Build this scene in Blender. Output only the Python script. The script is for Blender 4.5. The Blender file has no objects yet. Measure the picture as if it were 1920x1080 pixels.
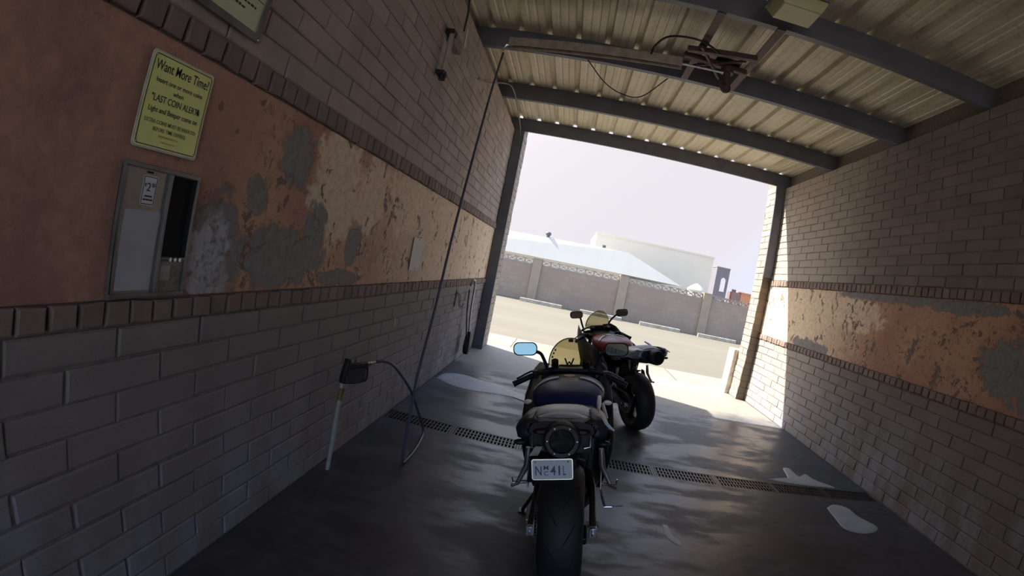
import bpy, bmesh, math, random
from mathutils import Vector, Matrix, Euler, noise
random.seed(7)
S = bpy.context.scene
C = bpy.context.collection
PI = math.pi

# ------------------------------------------------------------------ camera
W, HC = 4.739, 3.93                     # bay width, underside of roof deck
cam = bpy.data.cameras.new('camera'); cam.type = 'PANO'
cam.panorama_type = 'FISHEYE_LENS_POLYNOMIAL'      # wide action-camera lens
cam.sensor_fit = 'HORIZONTAL'; cam.sensor_width = 36; cam.fisheye_fov = PI
for _i, _k in enumerate((0.0, -0.05828212012315379, 0.0001084989714315569, -1.4925667811451593e-05, 8.813659081269223e-07)):
    setattr(cam, 'fisheye_polynomial_k%d' % _i, _k)
cam.clip_start = 0.02; cam.clip_end = 400
camo = bpy.data.objects.new('camera', cam); C.objects.link(camo)
R = ((0.97475018, -0.10274362, -0.198257), (0.11073735, 0.99340784, 0.02963292), (0.19390547, -0.05083915, 0.97970202))
M = Matrix(((R[0][0], R[0][2], -R[0][1]), (R[1][0], R[1][2], -R[1][1]), (R[2][0], R[2][2], -R[2][1]))).to_4x4()
M.translation = (1.28140125, 0.0, 1.50206066)
camo.matrix_world = M
S.camera = camo

# ------------------------------------------------------------------ light
SUN_TRAVEL = Vector((0.9, -0.449, -1.0)).normalized()
SUN_STRENGTH = 10.0
world = bpy.data.worlds.new('world'); S.world = world; world.use_nodes = True
wn = world.node_tree; wn.nodes.clear()
def wnode(kind, **kw):
    x = wn.nodes.new(kind)
    for k, v in kw.items(): setattr(x, k, v)
    return x
def wmath(op, a, b=0.0):
    x = wnode('ShaderNodeMath', operation=op)
    for i_, v_ in enumerate((a, b)):
        if hasattr(v_, 'links'): wn.links.new(v_, x.inputs[i_])
        else: x.inputs[i_].default_value = v_
    return x.outputs[0]
def wmap(v, a, b):
    x = wnode('ShaderNodeMapRange', interpolation_type='SMOOTHSTEP'); wn.links.new(v, x.inputs[0])
    x.inputs[1].default_value = a; x.inputs[2].default_value = b; return x.outputs[0]
def wmix(f, a, b, mode='MIX'):
    x = wnode('ShaderNodeMix', data_type='RGBA', blend_type=mode)
    for sock, v_ in ((x.inputs[0], f), (x.inputs[6], a), (x.inputs[7], b)):
        if hasattr(v_, 'links'): wn.links.new(v_, sock)
        elif isinstance(v_, (int, float)): sock.default_value = v_
        else: sock.default_value = (*v_, 1)
    return x.outputs[2]
wdir = wnode('ShaderNodeTexCoord').outputs['Generated']
wsep = wnode('ShaderNodeSeparateXYZ'); wn.links.new(wdir, wsep.inputs[0])
wdot = wnode('ShaderNodeVectorMath', operation='DOT_PRODUCT'); wn.links.new(wdir, wdot.inputs[0]); wdot.inputs[1].default_value = -SUN_TRAVEL
toward = wmap(wdot.outputs['Value'], -.35, .25)          # 0 away from the sun, 1 on its side
hor = wmix(toward, (.42, .70, 1.12), (.56, .53, .57))      # pale haze low on the sun side, clear blue opposite
zen = wmix(toward, (.36, .68, 1.5), (.62, .80, 1.15))
skyc = wmix(wmap(wsep.outputs[2], .27, .60), hor, zen)
aur = wmath('MULTIPLY', wmath('POWER', wmath('MAXIMUM', wdot.outputs['Value'], 0.0), 7.0), 4.0)   # bright haze round the sun
skyc = wmix(1.0, skyc, wmix(aur, (0, 0, 0), (1.0, .95, .85)), 'ADD')
bg = wnode('ShaderNodeBackground'); bg.inputs['Strength'].default_value = 1.0
wo = wnode('ShaderNodeOutputWorld')
wn.links.new(skyc, bg.inputs[0]); wn.links.new(bg.outputs[0], wo.inputs[0])
sl = bpy.data.lights.new('sun', 'SUN'); sl.energy = SUN_STRENGTH; sl.angle = math.radians(0.53); sl.color = (1.0, 0.93, 0.82)
so = bpy.data.objects.new('sun', sl); C.objects.link(so)
so.rotation_euler = SUN_TRAVEL.to_track_quat('-Z', 'Y').to_euler()
S.view_settings.view_transform = 'Standard'; S.view_settings.look = 'None'
S.view_settings.gamma = 1.0; S.view_settings.use_curve_mapping = False
S.view_settings.exposure = 0.62

# ------------------------------------------------------------------ materials
class NT:
    def __init__(s, name):
        s.m = bpy.data.materials.new(name); s.m.use_nodes = True; s.t = s.m.node_tree
        s.b = s.t.nodes['Principled BSDF']; s.co = None
    def n(s, kind, **kw):
        x = s.t.nodes.new(kind)
        for k, v in kw.items(): setattr(x, k, v)
        return x
    def l(s, a, b): s.t.links.new(a, b)
    def pos(s):
        if not s.co: s.co = s.n('ShaderNodeTexCoord').outputs['Object']
        return s.co
    def noise(s, scale, detail=4, rough=.55, vec=None, dist=0, stretch=None):
        x = s.n('ShaderNodeTexNoise'); x.inputs['Scale'].default_value = scale; x.inputs['Detail'].default_value = detail
        x.inputs['Roughness'].default_value = rough; x.inputs['Distortion'].default_value = dist
        v = vec or s.pos()
        if stretch:
            mp = s.n('ShaderNodeMapping'); mp.inputs['Scale'].default_value = stretch; s.l(v, mp.inputs['Vector']); v = mp.outputs[0]
        s.l(v, x.inputs['Vector']); return x.outputs['Fac']
    def ramp(s, fac, stops):
        x = s.n('ShaderNodeValToRGB'); e = x.color_ramp.elements
        while len(e) < len(stops): e.new(.5)
        for i, (p, c) in enumerate(stops):
            e[i].position = p; e[i].color = c if len(c) == 4 else (*c, 1)
        s.l(fac, x.inputs[0]); return x.outputs[0]
    def mix(s, fac, a, b, mode='MIX'):
        x = s.n('ShaderNodeMix', data_type='RGBA', blend_type=mode)
        for sock, v in ((x.inputs[0], fac), (x.inputs[6], a), (x.inputs[7], b)):
            if hasattr(v, 'links'): s.l(v, sock)
            elif isinstance(v, (int, float)): sock.default_value = v
            else: sock.default_value = (*v[:3], 1)
        return x.outputs[2]
    def math(s, op, a, b=0.0, c=0.0):
        x = s.n('ShaderNodeMath', operation=op)
        for i, v in enumerate((a, b, c)):
            if hasattr(v, 'links'): s.l(v, x.inputs[i])
            else: x.inputs[i].default_value = v
        return x.outputs[0]
    def sstep(s, v, lo, hi):
        x = s.n('ShaderNodeMapRange', interpolation_type='SMOOTHSTEP')
        s.l(v, x.inputs[0]); x.inputs[1].default_value = lo; x.inputs[2].default_value = hi; return x.outputs[0]
    def bump(s, h, strength=.5, dist=.01):
        x = s.n('ShaderNodeBump'); x.inputs['Strength'].default_value = strength; x.inputs['Distance'].default_value = dist
        s.l(h, x.inputs['Height']); s.l(x.outputs[0], s.b.inputs['Normal'])
    def blob(s, cy, cz, ry, rz, nz, amp=3.0, soft=.16):
        "0..1 mask of a stain centred at (cy, cz) on a side wall, its rim broken up by noise nz"
        sep = getattr(s, '_sep', None)
        if sep is None:
            sep = s.n('ShaderNodeSeparateXYZ'); s.l(s.pos(), sep.inputs[0]); s._sep = sep
        a = s.math('POWER', s.math('ABSOLUTE', s.math('DIVIDE', s.math('SUBTRACT', sep.outputs[1], cy), ry)), 2)
        b = s.math('POWER', s.math('ABSOLUTE', s.math('DIVIDE', s.math('SUBTRACT', sep.outputs[2], cz), rz)), 2)
        d = s.math('SQRT', s.math('ADD', a, b))
        d = s.math('ADD', d, s.math('MULTIPLY', s.math('SUBTRACT', nz, .5), amp))
        x = s.n('ShaderNodeMapRange', interpolation_type='SMOOTHSTEP')
        s.l(d, x.inputs[0]); x.inputs[1].default_value = 1 + soft; x.inputs[2].default_value = 1 - soft
        return x.outputs[0]
    def set(s, **kw):
        for k, v in kw.items():
            k = k.replace('_', ' ')
            sock = s.b.inputs[k]
            if hasattr(v, 'links'): s.l(v, sock)
            elif isinstance(v, (tuple, list)): sock.default_value = (*v[:3], 1)
            else: sock.default_value = v
        return s

MC = {}
def plain(name, col, rough=.5, metal=0.0, var=.25, scale=12, bump=0.0, coat=0.0, **kw):
    "simple material with a little procedural wear"
    if name in MC: return MC[name]
    t = NT(name); nz = t.noise(scale)
    dark = tuple(c * (1 - var) for c in col); light = tuple(min(1, c * (1 + var)) for c in col)
    t.set(Base_Color=t.ramp(nz, [(.3, dark), (.7, light)]), Metallic=metal,
          Roughness=t.ramp(nz, [(.3, (max(.02, rough - .08),) * 3), (.7, (min(1, rough + .08),) * 3)]), Coat_Weight=coat)
    if bump: t.bump(t.noise(scale * 6), bump, .003)
    if kw: t.set(**kw)
    MC[name] = t.m; return t.m

def brick_mat(name, base, var, soap=0.0, low_tone=0.0, sun_lift=0.0):
    t = NT(name)
    g = t.n('ShaderNodeNewGeometry').outputs['Random Per Island']
    c = t.ramp(g, [(0, tuple(x * (1 - var) for x in base)), (.5, base), (1, tuple(x * (1 + var) for x in base))])
    n1 = t.noise(3.0, 6, .6); n2 = t.noise(45, 5, .7)
    c = t.mix(t.ramp(n1, [(.35, (0, 0, 0)), (.7, (.6, .6, .6))]), c, tuple(x * .62 for x in base))
    c = t.mix(t.ramp(n2, [(.55, (0, 0, 0)), (.75, (.5, .5, .5))]), c, tuple(x * .7 for x in base))
    if sun_lift:      # blocks paler towards the front, sunlit brightness put into the colour
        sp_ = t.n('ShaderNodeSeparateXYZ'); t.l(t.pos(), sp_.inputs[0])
        c = t.mix(t.math('MULTIPLY', t.sstep(t.math('ADD', sp_.outputs[1], t.math('MULTIPLY', n1, 2.0)), 5.6, 7.4), sun_lift), c, (.50, .43, .36))
    # pale soap and lime film where hoses have washed the lower courses
    sep = t.n('ShaderNodeSeparateXYZ'); t.l(t.pos(), sep.inputs[0])
    low = t.sstep(sep.outputs[2], 1.0, .15)
    st = t.noise(2.3, 6, .7, stretch=(1, 1.2, .5))
    f = t.math('MULTIPLY', t.math('MULTIPLY', low, t.sstep(st, .4, .62)), soap)
    c = t.mix(t.math('MULTIPLY', t.sstep(sep.outputs[2], 1.25, 1.0), low_tone), c, (.20, .175, .175))  # darker, greyer tone on the lower courses
    c = t.mix(f, c, (.33, .32, .37))
    t.set(Base_Color=c, Roughness=.85)
    t.bump(t.math('ADD', n2, t.math('MULTIPLY', n1, .8)), .6, .006)
    return t.m

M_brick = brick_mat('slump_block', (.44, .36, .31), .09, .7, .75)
M_brickR = brick_mat('slump_block_right', (.245, .20, .175), .10, .8, .2, .6)  # same block as the left wall, its dimmer light put into a darker base
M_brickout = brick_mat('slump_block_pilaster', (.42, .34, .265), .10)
M_brickface = brick_mat('slump_block_shaded_face', (.19, .155, .12), .10)  # pilaster block darkened, the front face's shade put into the colour
M_rowlock = brick_mat('rowlock_block', (.26, .19, .16), .22)
M_mortar = plain('mortar', (.215, .18, .16), .95, bump=.4, scale=30)

def band_mat(name, blobs_grey, blobs_tan, near_y, far_y, wash=None):
    t = NT(name)
    n = t.noise(5.0, 10, .68, dist=.6); n2 = t.noise(22, 8, .7, dist=.4); n3 = t.noise(1.3, 4, .5)
    orange = t.mix(t.sstep(n3, .35, .65), (.46, .23, .16), (.58, .34, .21))
    orange = t.mix(t.sstep(n2, .5, .72), orange, (.24, .10, .06))
    pale = t.mix(t.sstep(n2, .4, .65), (.82, .65, .46), (.68, .48, .32))
    sep = t.n('ShaderNodeSeparateXYZ'); t.l(t.pos(), sep.inputs[0])
    aged = t.sstep(t.math('ADD', sep.outputs[1], t.math('MULTIPLY', t.math('SUBTRACT', n, .5), 1.4)), 1.75, 1.1)      # the browner repaint round the coin box
    orange = t.mix(aged, orange, t.mix(t.sstep(n2, .35, .65), (.42, .225, .165), (.53, .285, .195)))
    orange = t.mix(t.math('MULTIPLY', t.sstep(t.noise(2.4, 5, .65), .45, .65), t.math('MULTIPLY', aged, .55)), orange, (.27, .14, .115))
    far = t.sstep(t.math('ADD', sep.outputs[1], t.math('MULTIPLY', t.math('SUBTRACT', n, .5), 3.0)), near_y, far_y)
    c = t.mix(far, orange, pale)
    for b in blobs_tan: c = t.mix(t.blob(*b, n), c, pale)
    # flakes where the paint has let go
    fl = t.math('MULTIPLY', t.math('MULTIPLY', t.sstep(n, .575, .60), t.sstep(n2, .45, .5)), t.math('SUBTRACT', 1.0, t.math('MULTIPLY', aged, .85)))
    c = t.mix(fl, c, (.20, .14, .115))
    grey = t.mix(t.sstep(n2, .4, .6), (.21, .195, .185), (.27, .25, .235))
    gm = None
    for b in blobs_grey:
        m = t.blob(*b, n); gm = m if gm is None else t.math('MAXIMUM', gm, m)
    c = t.mix(gm, c, grey)
    if wash: c = t.mix(t.math('MULTIPLY', t.blob(*wash, n), t.sstep(n2, .38, .55)), c, (.46, .46, .48))
    t.set(Base_Color=c, Roughness=.8)
    h = t.math('ADD', t.math('MULTIPLY', gm, -.9), t.math('ADD', t.math('MULTIPLY', fl, -.8), t.math('MULTIPLY', n2, .5)))
    t.bump(h, .8, .008)
    return t.m
M_bandL = band_mat('peeling_stucco_left',
    [(1.95, 1.80, .13, .15), (1.70, 1.57, .07, .08), (1.95, 1.33, .42, .13), (2.25, 1.45, .12, .16), (1.45, 1.40, .16, .16), (2.75, 1.42, .10, .12), (2.6, 1.22, .3, .05)],
    [(2.42, 1.72, .28, .34), (2.9, 1.75, .25, .25), (3.6, 1.8, .4, .25)], 2.3, 4.6, (1.42, 1.30, .14, .17))
M_bandR = band_mat('peeling_stucco_right',
    [(2.82, 1.50, .35, .19), (4.6, 1.96, .9, .06), (2.2, 1.3, .5, .12), (6.2, 1.22, .5, .08), (3.4, 1.93, .5, .06)],
    [(5.2, 1.75, .5, .22), (6.8, 1.7, 1.2, .35)], 4.6, 6.3)

def floor_mat():
    "old concrete: paler towards the opening, sunlight put into its colour, dark with water farther in"
    t = NT('wet_concrete')
    n = t.noise(1.1, 6, .6); n2 = t.noise(9, 8, .65); n3 = t.noise(1.6, 6, .62, stretch=(.7, 1.7, 1))
    sep = t.n('ShaderNodeSeparateXYZ'); t.l(t.pos(), sep.inputs[0])
    yy = t.math('ADD', sep.outputs[1], t.math('MULTIPLY', t.math('SUBTRACT', n, .5), 1.6))
    sunlit_dry = t.sstep(yy, 6.0, 7.0)  # pale zone set along the sunlit strip, sun brightness painted in
    sky_tint = t.sstep(yy, 2.2, 4.8)
    dark = t.mix(t.sstep(n2, .35, .65), (.060, .058, .070), (.088, .084, .098))
    mid = t.mix(t.sstep(n2, .35, .65), (.052, .066, .092), (.074, .090, .120))  # bluish so the colour carries the floor's sky reflection
    c = t.mix(sky_tint, dark, mid)
    c = t.mix(t.math('MULTIPLY', t.sstep(n3, .5, .6), .45), c, (.05, .047, .052))
    c = t.mix(sunlit_dry, c, t.mix(t.sstep(n2, .35, .65), (.225, .215, .195), (.275, .262, .235)))
    wet = t.math('MULTIPLY', t.sstep(n3, .42, .56), t.math('SUBTRACT', 1.0, sunlit_dry))
    t.set(Base_Color=c, Roughness=t.mix(wet, (.58,) * 3, (.32,) * 3), Specular_IOR_Level=.5)
    t.bump(t.math('ADD', t.math('MULTIPLY', n2, .6), t.math('MULTIPLY', n3, .7)), .25, .012)
    return t.m
M_floor = floor_mat()
def ground_mat(name, a, b, s=2.0, rough=.9, sp=None):
    t = NT(name); n = t.noise(s, 8, .6, stretch=sp); n2 = t.noise(s * 12, 4)
    c = t.mix(t.sstep(n, .35, .65), a, b); c = t.mix(t.math('MULTIPLY', n2, .25), c, tuple(x * .7 for x in a))
    t.set(Base_Color=c, Roughness=rough); t.bump(n2, .3, .01); return t.m
M_apron = ground_mat('apron_concrete', (.20, .184, .152), (.245, .226, .19), .8)
M_lot = ground_mat('sandy_asphalt', (.130, .115, .086), (.150, .132, .100), .25, sp=(.3, 1.4, 1))
M_earth = ground_mat('dry_earth', (.34, .31, .26), (.42, .38, .32), .2)

def deck_mat():
    t = NT('galvanised_roof_deck')
    n = t.noise(1.4, 5, .6, stretch=(3.3, .4, 1)); n2 = t.noise(14, 5, .6)
    c = t.mix(t.sstep(n, .35, .68), (.80, .72, .54), (.64, .56, .41))
    c = t.mix(t.math('MULTIPLY', t.sstep(n2, .5, .7), .4), c, (.42, .34, .24))
    t.set(Base_Color=c, Roughness=.5, Metallic=.1); return t.m
M_deck = deck_mat()
M_purlin = plain('slate_painted_steel', (.145, .15, .185), .5, .2, var=.15, scale=5)
M_post = plain('slate_painted_post', (.14, .15, .18), .55, .1, var=.2, scale=4)
M_rust = plain('red_brown_steel', (.11, .06, .06), .6, .2, scale=14)
M_beigemetal = plain('beige_channel', (.38, .33, .27), .5, .1)
M_black = plain('black_rubber', (.013, .012, .014), .55, 0, scale=30)
M_tyre = plain('tyre_rubber', (.017, .016, .018), .62, 0, scale=40, bump=.2)
M_plastic = plain('black_plastic', (.014, .013, .016), .62, 0, scale=20)
M_dmetal = plain('dark_metal', (.045, .043, .047), .4, .7, scale=20)
M_steel = plain('stainless', (.44, .43, .42), .38, .85, var=.15, scale=6)
M_chrome = plain('bright_metal', (.62, .61, .60), .25, .9, var=.1)
M_alu = plain('cast_aluminium', (.30, .29, .28), .4, .8, var=.2)
M_grate = plain('cast_iron_grate', (.075, .07, .07), .45, .6, scale=30, bump=.3)
M_white = plain('white_sheet', (.55, .54, .50), .6, 0, var=.06, scale=8)
M_dark = plain('dark_recess', (.012, .011, .013), .9)

# ------------------------------------------------------------------ mesh helpers
class MB:
    def __init__(s): s.v = []; s.f = []; s.mi = []; s.cur = 0
    def add(s, vs, fs):
        o = len(s.v); s.v += [tuple(v) for v in vs]; s.f += [tuple(i + o for i in f) for f in fs]; s.mi += [s.cur] * len(fs)
        return s
    def box(s, x0, x1, y0, y1, z0, z1, M=None):
        vs = [Vector((x, y, z)) for x in (x0, x1) for y in (y0, y1) for z in (z0, z1)]
        if M: vs = [M @ v for v in vs]
        return s.add(vs, [(0, 1, 3, 2), (4, 6, 7, 5), (0, 4, 5, 1), (2, 3, 7, 6), (0, 2, 6, 4), (1, 5, 7, 3)])
    def cbox(s, c, d, rot=(0, 0, 0)):
        M = Matrix.Translation(c) @ Euler(rot).to_matrix().to_4x4()
        return s.box(-d[0] / 2, d[0] / 2, -d[1] / 2, d[1] / 2, -d[2] / 2, d[2] / 2, M)
    def tube(s, pts, r, n=10, caps=True):
        pts = [Vector(p) for p in pts]; rs = r if isinstance(r, (list, tuple)) else [r] * len(pts)
        rings = []; up = None
        for i, p in enumerate(pts):
            d = (pts[min(i + 1, len(pts) - 1)] - pts[max(i - 1, 0)]).normalized()
            if up is None: up = d.orthogonal().normalized()
            up = (up - d * up.dot(d)).normalized(); w = d.cross(up)
            rings.append([p + (up * math.cos(2 * PI * k / n) + w * math.sin(2 * PI * k / n)) * rs[i] for k in range(n)])
        return s.loft(rings, caps=caps)
    def loft(s, rings, caps=True, closed=True):
        n = len(rings[0]); vs = [v for r in rings for v in r]; fs = []
        for i in range(len(rings) - 1):
            for k in range(n if closed else n - 1):
                a = i * n + k; b = i * n + (k + 1) % n; fs.append((a, b, b + n, a + n))
        if caps and closed:
            fs.append(tuple(reversed(range(n)))); o = (len(rings) - 1) * n; fs.append(tuple(range(o, o + n)))
        return s.add(vs, fs)
    def lathe(s, prof, c, axis='x', n=48, M=None, close=False):
        "profile [(a, r)] spun round an axis through c"
        vs = []; fs = []; m = len(prof); c = Vector(c)
        for k in range(n):
            t = 2 * PI * k / n
            for a, r in prof:
                p = Vector((a, r * math.cos(t), r * math.sin(t)))
                if axis == 'y': p = Vector((r * math.cos(t), a, r * math.sin(t)))
                if axis == 'z': p = Vector((r * math.cos(t), r * math.sin(t), a))
                if M: p = M @ p
                vs.append(p + c)
        mm = m if close else m - 1
        for k in range(n):
            for j in range(mm):
                a = k * m + j; b = k * m + (j + 1) % m; q = ((k + 1) % n) * m
                fs.append((a, b, q + (j + 1) % m, q + j))
        return s.add(vs, fs)
    def prism(s, poly, d, M=None):
        "polygon [(a, b)] in the local xy plane, thickness d along z"
        n = len(poly); vs = [Vector((a, b, 0)) for a, b in poly] + [Vector((a, b, d)) for a, b in poly]
        if M: vs = [M @ v for v in vs]
        return s.add(vs, [tuple(reversed(range(n))), tuple(range(n, 2 * n))] + [(i, (i + 1) % n, (i + 1) % n + n, i + n) for i in range(n)])
    def ball(s, c, r, n=16, m=10):
        r = r if isinstance(r, (tuple, list)) else (r, r, r); vs = []; fs = []
        for i in range(m + 1):
            ph = PI * i / m
            for k in range(n):
                t = 2 * PI * k / n
                vs.append((c[0] + r[0] * math.sin(ph) * math.cos(t), c[1] + r[1] * math.sin(ph) * math.sin(t), c[2] + r[2] * math.cos(ph)))
        for i in range(m):
            for k in range(n): fs.append((i * n + k, (i + 1) * n + k, (i + 1) * n + (k + 1) % n, i * n + (k + 1) % n))
        return s.add(vs, fs)
    def build(s, name, mats, parent=None, smooth=30, bevel=0, solid=0, sub=0):
        me = bpy.data.meshes.new(name); me.from_pydata(s.v, [], s.f)
        mats = mats if isinstance(mats, (list, tuple)) else [mats]
        for m in mats: me.materials.append(m)
        bm = bmesh.new(); bm.from_mesh(me)
        for f, i in zip(bm.faces, s.mi): f.material_index = i
        bmesh.ops.remove_doubles(bm, verts=bm.verts, dist=1e-5)
        bmesh.ops.recalc_face_normals(bm, faces=bm.faces); bm.to_mesh(me); bm.free()
        if smooth:
            me.polygons.foreach_set('use_smooth', [True] * len(me.polygons)); me.set_sharp_from_angle(angle=math.radians(smooth))
        o = bpy.data.objects.new(name, me); C.objects.link(o); o.parent = parent
        if solid:
            md = o.modifiers.new('s', 'SOLIDIFY'); md.thickness = solid; md.offset = -1
        if sub:
            md = o.modifiers.new('sub', 'SUBSURF'); md.levels = sub; md.render_levels = sub
        if bevel:
            md = o.modifiers.new('b', 'BEVEL'); md.width = bevel; md.segments = 2; md.limit_method = 'ANGLE'; md.angle_limit = math.radians(35)
        return o
def tag(o, label, cat, group=None, kind=None):
    o['label'] = label; o['category'] = cat
    if group: o['group'] = group
    if kind: o['kind'] = kind
    return o
def struct(o): o['kind'] = 'structure'; return o
def thing(name, label, cat, loc=(0, 0, 0), rot=(0, 0, 0), group=None):
    o = bpy.data.objects.new(name, None); o.empty_display_size = .1; C.objects.link(o)
    o.location = loc; o.rotation_euler = rot; return tag(o, label, cat, group)
def copy_tree(o, parent=None):
    c = o.copy(); C.objects.link(c); c.parent = parent
    for ch in list(o.children): copy_tree(ch, c)
    return c
def smoothpts(pts, k=6):
    "Catmull-Rom through the points"
    P = [Vector(p) for p in pts]; P = [P[0] * 2 - P[1]] + P + [P[-1] * 2 - P[-2]]; out = []
    for i in range(1, len(P) - 2):
        a, b, c, d = P[i - 1:i + 3]
        for j in range(k):
            t = j / k
            out.append(.5 * ((2 * b) + (c - a) * t + (2 * a - 5 * b + 4 * c - d) * t * t + (3 * b - a - 3 * c + d) * t ** 3))
    out.append(P[-2]); return out
def text_mesh(txt, h, width=None, bold=0.0):
    "flat lettering as a mesh centred on x, baseline at y=0, cap height h"
    cu = bpy.data.curves.new('t', 'FONT'); cu.body = txt; cu.align_x = 'CENTER'; cu.size = h / .7; cu.offset = bold; cu.extrude = .0004
    o = bpy.data.objects.new('t', cu); C.objects.link(o)
    dg = bpy.context.evaluated_depsgraph_get(); me = bpy.data.meshes.new_from_object(o.evaluated_get(dg))
    bpy.data.objects.remove(o); bpy.data.curves.remove(cu)
    if width:
        xs = [v.co.x for v in me.vertices]; k = width / (max(xs) - min(xs)); m = (max(xs) + min(xs)) / 2
        for v in me.vertices: v.co.x = (v.co.x - m) * k
    return me
def lettering(lines, M, mat, parent, name='lettering'):
    "lines: (text, x, y, cap height, width)"
    bm = bmesh.new()
    for txt, x, y, h, w in lines:
        me = text_mesh(txt, h, w, bold=h * .006)
        for v in me.vertices: v.co.x += x; v.co.y += y
        bm.from_mesh(me); bpy.data.meshes.remove(me)
    bmesh.ops.transform(bm, matrix=M, verts=bm.verts)
    me = bpy.data.meshes.new(name); bm.to_mesh(me); bm.free(); me.materials.append(mat)
    o = bpy.data.objects.new(name, me); C.objects.link(o); o.parent = parent; return o

def bricks(mb, org, u, n, width, rows, bl=.406, proud=.009, joint=.008, start=0.0, wob=.004):
    "running bond of worn slump blocks on a face: org corner, u along, n outward normal; rows [(z0, z1)]"
    org, u, n = Vector(org), Vector(u), Vector(n); up = Vector((0, 0, 1))
    for ri, (z0, z1) in enumerate(rows):
        a = -bl * (.5 if ri % 2 else 0) - (start % bl)
        while a < width:
            p, q = max(a, 0) + joint / 2, min(a + bl, width) - joint / 2
            if q - p > .02:
                zz0, zz1 = z0 + joint / 2, z1 - joint / 2
                R_ = lambda: random.uniform(-wob, wob)
                outer = [(p + R_(), zz0 + R_()), (q + R_(), zz0 + R_()), (q + R_(), zz1 + R_()), (p + R_(), zz1 + R_())]
                ch = .007; pr = proud + random.uniform(-.003, .003)
                cx, cz = (p + q) / 2, (zz0 + zz1) / 2
                def P(uu, vv, ww): return org + u * uu + up * vv + n * ww
                vs = [P(x, z, 0) for x, z in outer] + [P(x, z, pr - ch * .7) for x, z in outer]
                vs += [P(x + (ch if x < cx else -ch), z + (ch if z < cz else -ch), pr + R_() * .4) for x, z in outer]
                fs = []
                for r in (0, 4):
                    for k in range(4): fs.append((r + k, r + (k + 1) % 4, r + 4 + (k + 1) % 4, r + 4 + k))
                fs.append((8, 9, 10, 11)); mb.add(vs, fs)
            a += bl

# ------------------------------------------------------------------ the bay
ZB0, ZB1, ZT0, ZT1, ZW = 1.09, 1.176, 1.99, 2.09, 3.70
YR, YF = -4.2, 7.96                      # rear opening, face of the front pilasters
rows_lo = [(i * ZB0 / 10, (i + 1) * ZB0 / 10) for i in range(10)]
rows_hi = [(ZT1 + i * (ZW - ZT1) / 15, ZT1 + (i + 1) * (ZW - ZT1) / 15) for i in range(15)]
for side, x, nx in (('left', 0.0, 1), ('right', W, -1)):
    mb = MB(); xb = x - nx * .012; xo = x - nx * .22
    for z0, z1 in ((-.2, ZB1), (ZT0, ZW)):
        mb.box(min(xb, xo), max(xb, xo), YR, YF, z0, z1)
    mb.box(min(xo, x - nx * .1), max(xo, x - nx * .1), YR, 8.05, ZW, HC + .0)
    mb.cur = 1
    bricks(mb, (xb, YR, 0), (0, 1, 0), (nx, 0, 0), YF - YR, rows_lo, start=.406 - (.851 - YR) % .406 if side == 'left' else .1)
    bricks(mb, (xb, YR, 0), (0, 1, 0), (nx, 0, 0), YF - YR, rows_hi, start=.2)
    mb.cur = 2; xs = x - nx * .004
    mb.box(min(xs, xo), max(xs, xo), YR, YF, ZB1, ZT0)
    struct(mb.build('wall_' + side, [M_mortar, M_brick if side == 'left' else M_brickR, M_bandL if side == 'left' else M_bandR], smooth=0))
    for k, (z0, z1) in enumerate(((ZB0, ZB1), (ZT0, ZT1))):
        mb = MB()
        bricks(mb, (xb, YR, 0), (0, 1, 0), (nx, 0, 0), YF - YR, [(z0, z1)], bl=.1016, proud=.028, joint=.013, wob=.005)
        struct(mb.build('trim_%d' % ((1 if side == 'left' else 3) + k), M_rowlock, smooth=0))
# pilasters at the front opening
for side, x0, x1, y1 in (('left', -.22, .16, 8.5), ('right', 4.58, W + .22, 8.34)):
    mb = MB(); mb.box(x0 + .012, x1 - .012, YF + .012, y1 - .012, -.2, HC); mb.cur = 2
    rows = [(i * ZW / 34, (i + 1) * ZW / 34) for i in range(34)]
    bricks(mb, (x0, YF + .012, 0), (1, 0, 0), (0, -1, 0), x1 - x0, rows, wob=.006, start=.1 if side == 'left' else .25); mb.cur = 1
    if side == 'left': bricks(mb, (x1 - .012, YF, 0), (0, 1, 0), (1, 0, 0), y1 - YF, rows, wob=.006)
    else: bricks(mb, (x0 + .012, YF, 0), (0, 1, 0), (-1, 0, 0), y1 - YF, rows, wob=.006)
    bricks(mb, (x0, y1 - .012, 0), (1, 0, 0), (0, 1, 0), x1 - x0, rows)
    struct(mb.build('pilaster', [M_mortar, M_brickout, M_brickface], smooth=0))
# painted steel frames round the opening: on the left a full-height post, on the right only above the band
mb = MB(); mb.box(.004, .166, YF - .045, YF - .005, 0, 3.705); struct(mb.build('door_frame_post', M_post, bevel=.004))
mb = MB(); mb.box(4.57, 4.735, YF - .045, YF - .005, 2.12, 3.705); struct(mb.build('door_frame_post', M_post, bevel=.004))
# pale low pier outside the right pilaster
mb = MB(); mb.box(4.5, 5.1, 8.36, 8.66, -.05, .80); struct(mb.build('pier', plain('pale_plaster', (.62, .58, .5), .8), bevel=.01))

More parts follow.
